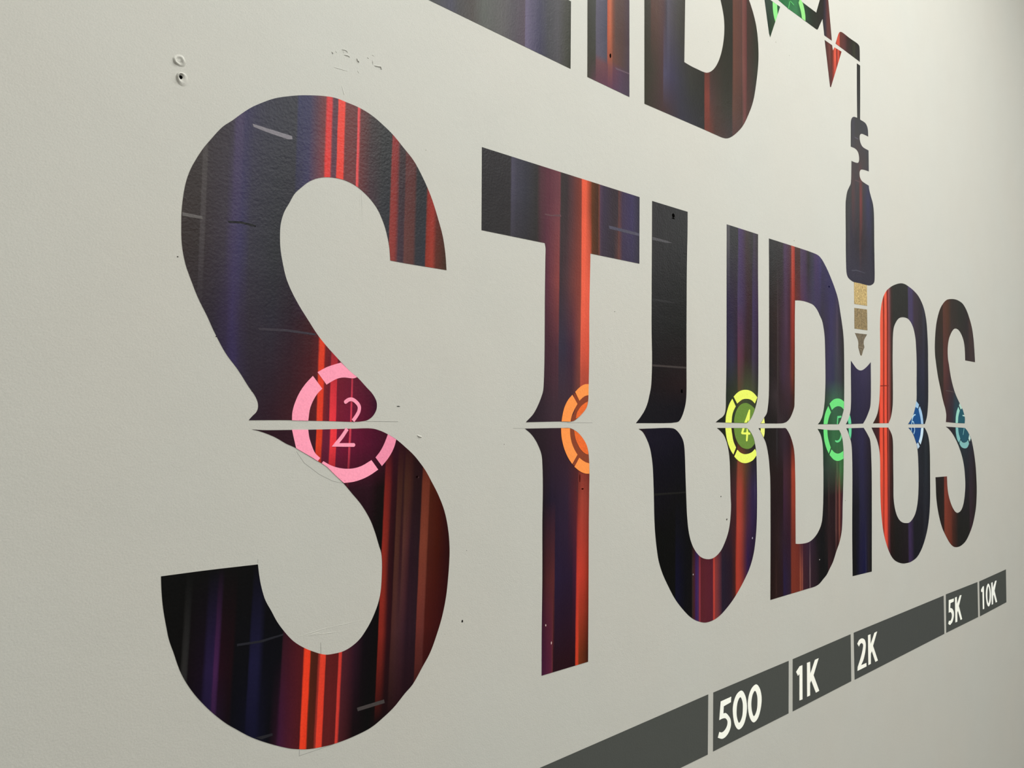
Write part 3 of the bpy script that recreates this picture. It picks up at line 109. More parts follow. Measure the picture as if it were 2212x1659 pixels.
"pieces":[["s1","ring_segment",[244,150,173],1,[[513.7,1658.3,1],[526.2,1665.3,0],[536.5,1669.3,0],[549.5,1673.5,1],[564.3,1661.8,0],[575.7,1654.2,1],[569.9,1652.3,0],[553.8,1652.8,0],[543.4,1650.5,0],[535.7,1646.6,0],[527.7,1641.8,1]]],["s1","ring_segment",[246,152,175],1,[[506.9,1653.0,1],[521.4,1636.1,1],[514.4,1629.3,0],[508.4,1620.0,0],[503.7,1608.6,0],[501.5,1592.2,1],[477.9,1592.6,1],[478.2,1603.7,0],[482.0,1617.3,0],[488.4,1630.7,0],[496.7,1642.3,0]]],["s1","ring_segment",[247,153,177],1,[[478.2,1580.2,1],[501.7,1580.1,1],[503.4,1570.3,0],[507.4,1559.0,0],[512.6,1548.6,0],[520.5,1541.6,1],[517.0,1537.4,1],[506.8,1543.4,0],[484.7,1555.6,1],[480.8,1569.9,0]]],["s1","ring_segment",[247,154,177],1,[[525.4,1537.1,1],[535.0,1531.9,0],[545.5,1528.1,0],[558.7,1525.6,0],[572.0,1525.5,0],[585.5,1528.4,0],[601.9,1536.2,1],[613.5,1522.3,1],[599.7,1514.7,0],[585.9,1509.5,0],[572.4,1506.6,0],[557.8,1505.8,1],[543.1,1518.2,0],[531.3,1528.9,0],[522.9,1534.4,1]]],["s1","ring_segment",[232,137,163],1,[[628.9,1573.1,1],[643.7,1565.4,1],[640.9,1555.8,0],[636.0,1546.1,0],[628.9,1536.6,0],[619.7,1527.2,1],[608.6,1539.9,1],[615.8,1547.8,0],[621.3,1556.2,0],[625.5,1564.7,0]]],["t","ring_band",[127,61,40],1,[[1026.1,1644.0,1],[1066.6,1640.9,1],[1065.8,1630.6,0],[1061.4,1618.8,0],[1052.2,1609.9,0],[1040.2,1601.3,0],[1028.7,1594.9,0],[1018.0,1593.1,1],[1019.2,1597.8,0],[1030.1,1614.7,0]]],["t","ring_band",[128,62,41],1,[[1016.9,1581.3,1],[1030.5,1577.1,0],[1040.5,1571.8,0],[1052.7,1562.0,0],[1062.1,1550.5,0],[1067.3,1537.6,0],[1070.1,1516.2,1],[1056.1,1515.0,1],[1032.4,1511.6,1],[1025.0,1516.1,1],[1037.1,1533.2,1],[1025.9,1547.7,0],[1018.3,1567.0,0]]],["t","ring_segment",[236,141,71],2,[[1030.3,1646.8,1],[1039.6,1653.9,0],[1049.7,1659.4,0],[1058.2,1662.0,0],[1066.7,1662.6,1],[1066.5,1642.1,1],[1056.8,1640.1,0],[1048.3,1635.8,0],[1041.8,1631.1,1]]],["t","ring_segment",[238,142,72],2,[[1022.9,1641.4,1],[1036.5,1625.2,1],[1029.1,1616.0,0],[1023.2,1606.8,0],[1020.1,1600.0,0],[1018.1,1593.1,1],[995.2,1593.2,1],[997.8,1605.5,0],[1002.6,1618.9,0],[1011.4,1631.6,0]]],["t","ring_segment",[240,143,73],2,[[994.0,1581.4,1],[1016.9,1581.3,1],[1017.9,1568.1,0],[1022.2,1554.5,0],[1029.0,1543.1,0],[1037.5,1533.2,1],[1023.7,1516.6,1],[1014.2,1526.5,0],[1004.3,1541.3,0],[997.6,1557.0,0],[994.6,1570.5,0]]],["t","ring_segment",[241,144,73],2,[[1042.6,1527.4,1],[1051.1,1522.5,0],[1059.6,1518.9,0],[1069.8,1516.3,1],[1070.0,1497.2,1],[1058.2,1498.3,0],[1044.6,1502.8,0],[1029.7,1511.3,1]]],["t","disc",[221,101,46],2,[[1065.2,1630.6,1],[1053.4,1625.5,0],[1043.4,1618.5,0],[1034.8,1608.0,0],[1032.5,1598.7,1],[1039.9,1601.3,0],[1052.0,1609.9,0],[1061.1,1618.8,0]]],["t","disc",[223,102,47],2,[[1027.7,1577.8,1],[1040.2,1571.8,0],[1052.4,1562.0,0],[1061.8,1550.5,0],[1066.8,1536.5,0],[1066.8,1532.5,1],[1057.9,1535.0,0],[1047.5,1541.5,0],[1039.0,1550.8,0],[1032.1,1562.3,0]]],["u","ring_segment",[220,229,98],2,[[1563.1,1651.9,1],[1576.7,1660.3,0],[1593.7,1666.7,0],[1615.3,1669.5,0],[1637.9,1667.3,0],[1654.2,1661.2,0],[1667.2,1653.1,1],[1655.9,1638.4,1],[1642.8,1645.1,0],[1630.4,1648.1,0],[1615.2,1648.4,0],[1600.8,1646.5,0],[1588.8,1641.9,0],[1577.8,1636.6,1]]],["u","ring_segment",[222,231,99],2,[[1557.8,1647.0,1],[1571.8,1630.0,1],[1562.4,1619.7,0],[1556.5,1608.1,0],[1554.1,1592.5,1],[1529.1,1592.8,1],[1530.9,1606.7,0],[1538.0,1623.0,0],[1547.3,1637.3,0]]],["u","ring_segment",[224,233,100],2,[[1528.5,1580.6,1],[1552.9,1580.6,1],[1556.4,1566.3,0],[1562.2,1549.8,0],[1572.7,1536.2,1],[1561.3,1520.3,1],[1550.5,1529.8,0],[1538.9,1546.3,0],[1531.5,1563.9,0]]],["u","ring_segment",[224,234,100],2,[[1578.6,1530.7,1],[1590.5,1524.3,0],[1607.6,1520.1,0],[1624.8,1520.3,0],[1642.2,1523.8,0],[1656.0,1530.8,1],[1660.6,1525.3,0],[1662.2,1515.4,1],[1647.1,1505.4,0],[1629.7,1500.6,0],[1612.3,1499.0,0],[1593.0,1501.8,0],[1576.2,1508.8,0],[1565.6,1515.4,1]]],["u","disc",[98,129,53],1,[[1565.1,1592.4,1],[1565.5,1600.2,0],[1572.2,1616.1,0],[1584.3,1629.1,0],[1598.8,1636.3,0],[1618.2,1638.7,0],[1635.7,1635.0,0],[1650.7,1628.8,0],[1655.9,1625.3,1],[1645.3,1609.9,0],[1632.4,1598.8,0],[1621.5,1592.5,1]]],["u","disc",[99,130,54],1,[[1563.9,1580.3,1],[1620.4,1580.2,1],[1632.3,1573.5,0],[1648.0,1558.7,0],[1655.4,1543.9,1],[1642.7,1535.6,0],[1627.8,1531.9,0],[1610.5,1532.8,0],[1593.6,1537.7,0],[1579.1,1548.3,0],[1568.5,1563.6,0]]],["u","digit",[221,231,98],2,[[1627.8,1621.1,1],[1631.5,1624.4,0],[1634.6,1622.0,1],[1632.2,1599.7,1],[1625.6,1594.5,1],[1624.6,1599.7,1],[1619.5,1592.6,1],[1608.5,1592.6,1]]],["u","digit",[223,232,99],2,[[1600.5,1580.2,1],[1610.2,1580.1,1],[1604.1,1570.4,1],[1616.9,1570.3,1],[1619.0,1579.6,1],[1623.1,1577.9,1],[1626.3,1570.3,1],[1634.9,1569.2,1],[1634.3,1565.0,1],[1625.5,1565.1,1],[1622.5,1550.3,1],[1618.2,1549.2,1],[1615.6,1551.0,1],[1616.9,1565.2,1],[1598.1,1566.0,1],[1594.5,1568.6,1]]],["d","ring_segment",[223,228,121],1,[[1698.6,1604.3,1],[1701.8,1591.8,1],[1683.9,1591.7,1]]],["d","ring_segment",[224,229,122],1,[[1683.0,1579.7,1],[1701.7,1579.6,1],[1700.3,1566.5,0],[1696.4,1557.5,1],[1682.1,1572.2,1]]],["d","ring_segment",[102,207,116],1,[[2044.3,1645.2,1],[2059.6,1653.6,0],[2076.2,1658.9,0],[2096.0,1660.9,0],[2116.3,1658.6,0],[2132.7,1653.0,1],[2130.6,1630.9,1],[2115.9,1637.5,0],[2095.7,1639.7,0],[2075.8,1636.1,0],[2057.6,1628.5,1]]],["d","ring_segment",[103,209,117],1,[[2036.8,1638.7,1],[2052.5,1622.5,1],[2039.3,1607.6,0],[2031.1,1590.2,1],[2008.9,1590.2,1],[2012.4,1605.9,0],[2022.1,1623.5,0]]],["d","ring_segment",[104,210,118],1,[[2007.9,1576.1,1],[2030.1,1574.6,1],[2032.8,1556.3,0],[2041.5,1538.6,0],[2049.6,1526.8,1],[2037.8,1510.8,1],[2023.9,1525.9,0],[2012.8,1544.9,0],[2009.0,1560.7,0]]],["d","ring_segment",[105,212,119],1,[[2054.2,1521.6,1],[2070.5,1513.7,0],[2090.4,1509.5,0],[2110.3,1511.5,0],[2125.7,1516.2,1],[2126.4,1495.2,1],[2110.0,1491.1,0],[2090.0,1489.6,0],[2066.8,1493.9,0],[2042.1,1507.1,1]]],["d","digit",[93,194,124],1,[[2090.9,1612.4,1],[2114.7,1613.6,1],[2116.0,1608.9,1],[2096.8,1606.5,1],[2093.1,1590.3,1],[2087.5,1590.3,1]]],["d","digit",[94,196,125],1,[[2111.8,1562.5,1],[2116.5,1555.5,0],[2110.9,1546.5,0],[2100.8,1541.4,0],[2087.2,1539.9,0],[2076.0,1542.5,1],[2076.0,1547.0,1],[2087.3,1545.3,0],[2100.9,1548.2,0],[2109.4,1555.6,1]]],["i","ring_segment",[96,197,144],1,[[2169.8,1616.2,1],[2175.5,1604.0,0],[2178.2,1591.5,1],[2159.8,1590.9,1],[2157.0,1599.4,1]]],["i","ring_segment",[97,198,145],1,[[2160.1,1578.7,1],[2179.5,1579.1,1],[2177.7,1562.5,0],[2173.9,1549.0,1],[2162.8,1561.2,1]]],["o","disc",[5,69,124],1,[[2595.4,1591.5,1],[2613.8,1602.9,0],[2632.4,1614.9,0],[2646.6,1631.1,0],[2656.5,1645.6,1],[2677.9,1642.2,0],[2689.4,1626.5,0],[2700.9,1608.4,0],[2704.0,1591.7,1]]],["o","disc",[5,59,117],1,[[2596.9,1579.4,1],[2703.6,1579.2,1],[2695.1,1553.8,0],[2680.0,1534.3,0],[2662.3,1528.1,1],[2640.3,1553.9,0],[2622.4,1567.7,0]]],["o","ring_segment",[146,181,209],2,[[2665.9,1665.5,1],[2686.4,1655.2,1],[2678.8,1642.5,1],[2655.8,1646.7,1]]],["o","ring_segment",[150,184,214],2,[[2693.5,1649.3,1],[2709.1,1632.3,0],[2718.3,1612.7,0],[2722.5,1592.0,1],[2703.3,1592.0,1],[2699.0,1609.0,0],[2682.7,1639.1,1]]],["o","ring_segment",[192,214,227],2,[[2702.9,1579.2,1],[2723.7,1579.2,1],[2719.0,1558.9,0],[2709.0,1541.0,0],[2696.3,1524.4,1],[2680.1,1534.3,1],[2694.8,1553.8,0]]],["o","ring_segment",[171,192,211],2,[[2675.3,1531.8,1],[2688.0,1518.3,1],[2671.4,1510.4,1],[2662.4,1526.3,1]]],["s2","disc",[18,78,92],1,[[3056.1,1595.9,1],[3063.0,1621.1,0],[3081.6,1644.2,1],[3104.0,1648.8,0],[3122.6,1627.6,0],[3131.0,1611.7,0],[3128.2,1595.5,1]]],["s2","disc",[19,75,91],1,[[3057.4,1579.5,1],[3130.0,1577.9,1],[3159.3,1565.2,0],[3176.2,1553.5,1],[3167.3,1537.9,1],[3146.5,1528.8,0],[3121.2,1525.7,0],[3096.5,1529.4,0],[3077.3,1542.2,0],[3063.3,1559.0,0]]],["s2","ring_segment",[166,200,188],2,[[3078.3,1666.6,1],[3102.8,1649.8,1],[3086.2,1645.0,1],[3070.6,1658.5,1]]],["s2","ring_segment",[144,201,185],2,[[3063.5,1653.5,1],[3077.2,1640.8,1],[3062.2,1621.1,0],[3055.3,1596.1,1],[3032.6,1596.4,1],[3036.4,1618.9,0],[3045.9,1636.6,0]]],["s2","ring_segment",[121,179,178],2,[[3032.0,1580.2,1],[3056.6,1579.6,1],[3062.5,1558.5,0],[3078.8,1538.9,1],[3065.0,1525.2,1],[3044.7,1539.2,0],[3034.1,1560.8,0]]],["s2","ring_segment",[121,174,172],2,[[3081.5,1533.8,1],[3098.5,1526.9,0],[3121.8,1524.4,0],[3145.6,1527.1,0],[3164.3,1533.8,1],[3172.4,1519.7,1],[3150.8,1506.0,0],[3115.5,1504.3,0],[3086.4,1510.4,0],[3069.7,1521.3,1]]],["s2","ring_segment",[182,208,200],2,[[3176.9,1552.6,1],[3191.8,1539.5,1],[3180.9,1527.5,1],[3167.5,1537.9,1]]],["w","ring_segment",[122,196,115],1,[[1747.3,2646.2,1],[1747.8,2629.7,0],[1751.4,2614.4,0],[1759.8,2599.3,1],[1771.8,2622.5,1],[1770.1,2638.1,0],[1769.7,2646.6,1]]],["w","ring_segment",[129,195,114],1,[[1882.4,2694.9,1],[1888.6,2707.1,1],[1897.2,2706.7,1],[1904.8,2702.1,0],[1913.9,2687.9,0],[1919.1,2672.3,0],[1919.4,2659.3,1],[1900.0,2659.2,1],[1895.6,2673.6,0],[1888.3,2685.5,0]]]],
"strokes":[["s1","digit",[245,151,174],5.35,[[557.8,1618.7,0],[562.5,1621.8,0],[567.8,1622.5,0],[574.6,1619.1,0],[579.8,1612.8,0],[579.5,1606.2,0],[576.4,1600.3,0],[570.2,1592.3,1]]],["s1","digit",[247,153,176],5.29,[[561.2,1581.0,1],[553.0,1569.8,0],[543.1,1559.0,1],[572.0,1558.4,0]]],["o","digit",[172,207,225],3.88,[[2653.9,1621.9,0],[2640.8,1619.2,0],[2628.7,1607.9,0],[2621.7,1592.1,0]]],["o","digit",[172,207,226],3.58,[[2624.6,1598.2,0],[2636.3,1599.0,0],[2642.3,1592.1,0]]],["o","digit",[173,208,226],3.56,[[2618.5,1578.7,0],[2619.4,1569.2,0]]],["o","digit",[173,208,226],3.89,[[2645.8,1578.7,0],[2646.4,1570.0,0],[2639.0,1560.2,0]]],["s2","digit",[183,216,205],4.4,[[3108.6,1623.5,0],[3126.1,1622.5,0]]],["s2","digit",[129,184,183],3.37,[[3121.1,1577.2,0],[3110.1,1554.2,0]]],["w","digit",[78,159,89],3.43,[[1835.5,2682.3,0],[1827.5,2659.1,0]]],["w","digit",[78,159,88],3.45,[[1835.5,2682.3,0],[1855.3,2678.7,0]]]],
"bars":[["b0","",[69,71,67],[[948.4,1001.5,1],[1460.3,1006.3,1],[1458.4,879.4,1],[1358.4,880.6,1],[693.7,889.4,1],[691.6,999.2,1]],[]],["b1","500",[68,70,66],[[1480.0,1005.7,1],[1813.6,1005.8,1],[1811.7,878.7,1],[1479.0,880.0,1]],[["digit",[247,247,235],[[[1508.6,979.8,1],[1551.2,980.1,1],[1549.9,968.4,1],[1520.8,966.4,1],[1519.3,951.0,1],[1528.4,949.9,0],[1540.1,941.2,0],[1548.8,929.9,0],[1549.7,916.9,0],[1541.5,905.0,0],[1528.3,898.4,0],[1514.2,897.6,0],[1497.1,904.5,1],[1503.1,915.5,1],[1514.2,911.6,0],[1525.4,913.9,0],[1534.2,921.0,0],[1535.7,929.9,0],[1528.4,938.1,0],[1517.0,940.9,0],[1502.8,940.9,1]]]],["digit",[247,247,235],[[[1595.2,983.5,0],[1610.6,968.3,0],[1617.5,944.2,0],[1614.8,924.0,0],[1602.4,904.9,0],[1582.6,899.7,0],[1566.4,914.2,0],[1557.6,946.2,0],[1560.8,964.2,0],[1574.2,979.9,0]],[[1589.2,970.2,0],[1598.2,958.4,0],[1600.1,942.0,0],[1596.5,924.0,0],[1584.5,913.9,0],[1575.3,927.6,0],[1573.5,945.5,0],[1578.6,963.1,0]]]],["digit",[247,246,234],[[[1659.6,983.0,0],[1675.0,969.7,0],[1683.0,946.5,0],[1678.0,921.6,0],[1665.0,903.5,0],[1646.7,899.1,0],[1630.3,913.8,0],[1621.7,943.2,0],[1625.9,964.7,0],[1640.0,979.4,0]],[[1653.3,969.8,0],[1662.1,957.9,0],[1664.3,941.1,0],[1660.3,922.4,0],[1648.5,912.7,0],[1639.7,925.9,0],[1636.8,946.0,0],[1643.0,963.9,0]]]]]],["b2","1K",[67,69,65],[[1834.0,1005.6,1],[2163.6,1007.4,1],[2165.3,878.5,1],[1832.7,878.0,1]],[["digit",[247,245,233],[[[1883.2,980.7,1],[1882.9,895.9,1],[1866.9,896.7,1],[1867.7,962.1,1],[1859.7,959.3,1],[1850.5,971.0,1],[1869.1,981.1,1]]]],["letter_glyph",[247,245,233],[[[1907.5,981.5,1],[1924.5,980.9,1],[1925.6,950.4,1],[1951.1,980.3,1],[1971.7,980.4,1],[1943.0,943.1,1],[1973.9,896.3,1],[1955.1,895.6,1],[1929.9,932.3,1],[1923.8,926.7,1],[1923.5,896.2,1],[1907.5,896.3,1]]]]]],["b3","2K",[66,68,65],[[2183.5,1007.8,1],[2890.8,1006.2,1],[2892.5,876.9,1],[2186.9,877.4,1]],[["digit",[246,244,232],[[[2205.3,973.2,1],[2217.6,981.3,0],[2237.5,982.4,0],[2255.0,974.4,0],[2261.0,961.6,0],[2256.8,941.0,0],[2243.9,920.4,0],[2228.3,908.9,1],[2263.9,908.3,1],[2264.6,898.2,1],[2205.0,898.1,1],[2206.4,908.2,1],[2226.6,930.1,0],[2239.3,948.9,0],[2243.3,962.9,0],[2234.8,969.7,0],[2225.0,969.5,0],[2215.7,963.5,1]]]],["letter_glyph",[246,244,232],[[[2276.5,983.9,1],[2293.6,984.0,1],[2294.3,955.3,1],[2321.3,983.1,1],[2340.2,983.6,1],[2310.8,947.8,1],[2343.5,899.1,1],[2325.8,898.3,1],[2301.5,934.5,1],[2295.0,928.3,1],[2294.3,899.4,1],[2277.5,899.1,1]]]]]],["b4","5K",[66,69,65],[[2912.3,1007.1,1],[3245.4,1003.9,1],[3247.3,874.5,1],[2911.3,876.9,1]],[["digit",[247,247,235],[[[2939.2,983.6,1],[2989.5,981.7,1],[2987.6,971.3,1],[2955.1,970.7,1],[2952.2,954.8,1],[2972.8,948.8,0],[2986.2,935.8,0],[2987.1,922.2,0],[2973.8,905.1,0],[2948.5,896.7,1],[2930.6,903.9,1],[2938.2,913.2,1],[2954.6,911.4,0],[2966.0,919.9,0],[2966.5,931.3,0],[2955.8,939.8,0],[2936.6,941.0,1]]]],["letter_glyph",[247,247,235],[[[3000.8,982.9,1],[3019.7,983.0,1],[3020.1,957.6,1],[3051.3,983.2,1],[3068.3,982.0,1],[3039.8,947.9,1],[3071.9,896.4,1],[3054.5,896.4,1],[3029.1,932.9,1],[3022.7,927.9,1],[3021.4,896.0,1],[3001.5,896.5,1]]]]]],["b5","10K",[66,69,65],[[3266.2,1003.3,1],[3598.9,1006.5,1],[3597.7,875.3,1],[3268.5,873.5,1]],[["digit",[247,247,237],[[[3304.7,979.3,1],[3317.8,979.0,1],[3318.5,893.9,1],[3301.6,894.3,1],[3300.4,960.0,1],[3286.4,961.0,1],[3284.7,969.8,1]]]],["digit",[247,247,238],[[[3371.7,981.0,0],[3391.3,966.1,0],[3401.8,936.9,0],[3396.3,908.0,0],[3374.1,893.8,0],[3353.9,904.0,0],[3341.3,931.0,0],[3342.6,956.0,0],[3354.6,974.4,0]],[[3372.4,970.9,0],[3383.7,950.1,0],[3383.6,924.7,0],[3371.3,905.8,0],[3360.3,919.8,0],[3358.1,943.2,0],[3364.1,963.8,0]]]],["letter_glyph",[247,247,239],[[[3406.8,979.0,1],[3424.0,979.2,1],[3427.5,956.6,1],[3456.0,979.7,1],[3474.1,978.8,1],[3447.0,943.1,1],[3476.8,895.7,1],[3458.5,895.1,1],[3434.2,930.0,1],[3429.3,925.4,1],[3425.4,894.6,1],[3409.3,894.5,1]]]]]]],
"dash":[["s1",[114,109,115],[[413.2,1975.3,1],[432.0,1974.6,1],[468.6,1973.3,1],[469.4,1969.1,1],[462.8,1967.4,1],[432.2,1969.4,1],[415.1,1971.6,1]]],["s1",[86,81,79],[[328.5,1843.7,1],[352.7,1843.1,1],[353.4,1839.5,1],[328.9,1839.3,1]]],["s1",[55,49,57],[[426.9,1711.9,1],[467.8,1713.3,1],[509.7,1710.9,1],[509.1,1708.3,1],[467.9,1709.9,1],[429.5,1708.8,1]]],["s1",[8,7,9],[[384.6,1843.2,1],[402.5,1845.8,1],[421.6,1844.2,1],[421.6,1841.8,1],[402.5,1842.9,1],[385.8,1841.0,1]]],["s1",[33,33,39],[[410.7,1312.4,1],[439.8,1311.0,1],[472.6,1313.8,1],[472.6,1311.7,1],[442.9,1308.1,1],[410.7,1309.5,1]]],["s1",[66,60,59],[[585.7,1191.0,1],[630.4,1191.9,1],[631.7,1186.7,1],[587.3,1185.9,1]]],["s1",[35,34,39],[[438.0,1189.8,1],[460.4,1189.3,1],[461.1,1186.2,1],[445.5,1185.4,1]]],["t",[67,64,78],[[1121.7,1968.7,1],[1215.6,1969.6,1],[1215.6,1964.0,1],[1123.1,1962.7,1]]],["u",[67,65,68],[[1257.9,1969.7,1],[1309.8,1969.7,1],[1326.1,1968.0,1],[1306.6,1965.3,1],[1257.9,1963.5,1]]],["u",[37,36,37],[[1257.7,1844.1,1],[1299.1,1845.0,1],[1342.8,1843.0,1],[1299.1,1840.2,1],[1257.7,1839.4,1]]],["u",[57,50,49],[[1259.9,1709.7,1],[1378.2,1710.7,1],[1378.2,1706.8,1],[1259.9,1705.5,1]]],["u",[24,23,22],[[1266.1,1449.4,1],[1375.2,1446.9,1],[1375.2,1444.0,1],[1266.4,1444.8,1]]],["o",[120,31,17],[[2381.1,1707.2,1],[2443.9,1710.2,1],[2443.9,1707.4,1],[2381.0,1704.5,1]]],["s2",[73,61,61],[[2937.5,1710.2,1],[2969.8,1710.4,1],[3021.6,1707.0,1],[3021.5,1704.5,1],[2969.7,1707.1,1],[2937.4,1706.9,1]]],["plug",[60,57,71],[[2215.9,2424.5,1],[2240.9,2425.5,1],[2240.8,2422.0,1],[2218.9,2421.2,1]]],["plug",[67,39,42],[[2216.5,2298.1,1],[2235.2,2299.4,1],[2260.4,2300.2,1],[2257.2,2297.4,1],[2232.0,2296.0,1],[2216.4,2295.3,1]]],["plug",[59,57,70],[[2189.9,2030.9,1],[2220.6,2035.8,1],[2277.2,2034.8,1],[2277.1,2032.7,1],[2220.5,2032.5,1],[2189.8,2027.6,1]]],["t",[89,61,66],[[947.4,1959.1,1],[963.7,1959.7,1],[988.6,1965.2,1],[991.0,1961.4,1],[963.7,1957.2,1],[948.6,1956.8,1]]],["li",[88,69,79],[[1137.1,2282.7,1],[1181.3,2284.8,1],[1181.3,2282.4,1],[1141.4,2279.5,1]]]],
"dots":[["t",[53,10,8],1044.68,1489.35,1.12,7.56],["t",[37,5,5],1052.26,1470.48,3.27,1.35],["d",[8,7,35],2046.72,1965.26,3.33,2.29],["u",[5,4,4],1329.98,2026.52,5.26,4.52],["u",[5,4,4],1330.0,2020.82,5.59,1.18],["li",[6,5,5],1123.78,2301.27,2.48,4.1],["u",[4,4,4],1361.47,1658.49,3.34,3.91],["s1",[16,5,5],682.37,1508.82,2.21,1.53],["s1",[69,50,49],684.94,1508.01,1.37,1.25],["t",[196,172,167],959.88,1240.15,1.25,1.9],["t",[196,172,167],974.01,1207.43,1.27,2.39],["d",[181,173,172],1980.75,1234.04,2.62,1.33],["u",[168,160,162],1403.4,1270.14,1.54,1.75],["u",[157,149,167],1643.64,1323.23,1.86,2.58]],
"gold":[[173,148,95],[127,108,73],[102,90,71]],
"ridge":[[[[525.5,2108.4],[527.4,2105.1]],2.48,1.17],[[[531.2,2111.4],[532.8,2108.9]],1.9,0.8],[[[540.3,2116.1],[545.1,2117.4],[548.8,2117.0],[550.4,2114.8]],1.9,0.73],[[[543.6,2115.9],[544.1,2111.4]],1.61,0.58],[[[544.5,2109.8],[551.2,2111.0],[554.2,2109.4]],2.19,0.88],[[[565.1,2112.3],[566.7,2108.8],[569.4,2106.9]],2.48,1.24],[[[591.7,2118.3],[592.2,2110.9]],2.19,1.17],[[[594.2,2110.5],[600.5,2111.5],[605.3,2112.4],[607.4,2108.2]],2.48,1.24],[[[582.3,2119.3],[585.4,2117.6]],1.75,0.66],[[[590.0,2125.0],[594.7,2124.5]],1.46,0.51],[[[528.2,2087.2],[539.1,2087.7],[554.0,2088.5]],1.46,0.37],[[[566.7,2094.5],[569.8,2090.8]],1.46,0.58],[[[541.8,2066.0],[545.0,2056.9],[546.6,2052.1]],2.34,0.44],[[[577.3,1923.4],[578.9,1903.6],[579.9,1876.9]],1.75,0.33],[[[574.3,1922.7],[576.8,1876.4]],1.17,0.22],[[[681.5,1571.3],[685.8,1569.2],[690.1,1568.5]],3.29,1.32],[[[502.0,1305.4],[525.3,1303.6],[557.1,1301.6]],1.17,0.26],[[[512.9,1305.2],[525.2,1305.8]],1.61,0.44],[[[491.4,1305.5],[532.1,1309.8],[597.6,1311.2]],1.02,0.18]],
"pencil":[[[[527.6,1292.0],[528.1,1275.8]],0.53],[[[499.3,1157.2],[499.2,1149.4]],0.47],[[[591.5,1591.7],[646.9,1591.4]],0.47],[[[1010.2,1590.9],[1079.1,1591.0]],0.41],[[[905.8,1580.7],[877.9,1581.4]],0.35],[[[485.3,1551.3],[497.1,1535.6],[520.2,1519.1],[541.6,1508.7],[557.5,1505.6]],0.35],[[[499.2,1149.4],[528.9,1150.1],[549.9,1150.5]],0.35],[[[435.5,1409.4],[435.5,1414.7]],0.35]],
"nick":[[773.9,1278.7,1.9,2.05,[28,26,24]],[646.8,1613.9,2.92,0.88,[74,74,70]],[324.9,1788.7,1.02,0.8,[84,82,74]],[1141.4,1805.0,1.32,0.73,[106,106,96]],[1511.2,1428.3,2.19,1.61,[60,58,54]],[1535.0,1375.6,2.48,2.19,[58,56,52]],[1852.8,2059.6,1.61,0.88,[106,104,94]],[2137.4,1378.2,1.61,1.17,[92,90,82]],[1763.6,2548.6,2.48,1.17,[160,158,146]],[1832.1,2537.0,1.17,0.73,[102,100,90]],[1461.6,2445.5,1.02,0.58,[136,134,124]],[858.4,1554.6,0.73,0.88,[110,108,100]],[780.9,1388.3,1.02,0.66,[138,138,128]],[374.2,1696.1,0.88,0.73,[58,58,58]],[422.5,1629.6,1.1,0.73,[58,52,52]],[689.5,2008.6,0.88,0.66,[140,138,128]],[739.8,1264.8,0.58,0.44,[140,138,128]]],
"lump":[[320.5,2028.0,8.2,7.6,0],[324.1,2006.3,7.6,9.4,1]],
"cam":[0.74415190770312,0.04303332555257436,-0.010725915659689368]}

def s2l(h):
    """sRGB 0-255 triple -> linear colour"""
    out = []
    for v in h:
        c = v / 255.0
        out.append(c / 12.92 if c <= 0.04045 else ((c + 0.055) / 1.055) ** 2.4)
    return (*out, 1.0)

class NT:
    """Small wrapper for building node trees."""
    def __init__(self, mat):
        mat.use_nodes = True
        self.t = mat.node_tree; self.t.nodes.clear()
    def n(self, kind, **kw):
        nd = self.t.nodes.new(kind)
        for k, v in kw.items():
            setattr(nd, k, v)
        return nd
    def l(self, a, b): self.t.links.new(a, b)
    def math(self, op, a, b=None, c=None):
        nd = self.n('ShaderNodeMath', operation=op)
        for i, v in enumerate((a, b, c)):
            if v is None: continue
            if isinstance(v, (int, float)): nd.inputs[i].default_value = v
            else: self.l(v, nd.inputs[i])
        return nd.outputs[0]
    def mix(self, fac, a, b, blend='MIX'):
        nd = self.n('ShaderNodeMix', data_type='RGBA', blend_type=blend)
        for s, v in ((nd.inputs[0], fac), (nd.inputs[6], a), (nd.inputs[7], b)):
            if isinstance(v, (int, float)): s.default_value = v
            elif isinstance(v, tuple): s.default_value = v
            else: self.l(v, s)
        return nd.outputs[2]
    def noise(self, co, scale, detail=2.0, rough=0.5):
        nd = self.n('ShaderNodeTexNoise'); nd.inputs['Scale'].default_value = scale
        nd.inputs['Detail'].default_value = detail; nd.inputs['Roughness'].default_value = rough
        self.l(co, nd.inputs['Vector']); return nd.outputs['Fac']
    def finish(self, color, rough, spec, bumps=(), co=None, metallic=0.0, mixn=None):
        b = self.n('ShaderNodeBsdfPrincipled')
        if isinstance(color, tuple): b.inputs['Base Color'].default_value = color
        else: self.l(color, b.inputs['Base Color'])
        if isinstance(rough, (int, float)): b.inputs['Roughness'].default_value = rough
        else: self.l(rough, b.inputs['Roughness'])
        b.inputs['Specular IOR Level'].default_value = spec
        b.inputs['Metallic'].default_value = metallic
        prev = None
        for height, strength, dist in bumps:
            bp = self.n('ShaderNodeBump'); bp.inputs['Strength'].default_value = strength
            bp.inputs['Distance'].default_value = dist
            self.l(height, bp.inputs['Height'])
            if prev is not None: self.l(prev, bp.inputs['Normal'])
            prev = bp.outputs[0]
        if prev is not None: self.l(prev, b.inputs['Normal'])
        o = self.n('ShaderNodeOutputMaterial'); self.l(b.outputs[0], o.inputs[0])

GLOSS = (0.36, 0.17)          # roughness and specular level of the satin mural paint
def paint_bumps(t, co):
    return [(t.noise(co, 260.0, 2.0), 0.26, 0.0010), (t.noise(co, 45.0, 2.0), 0.10, 0.003)]

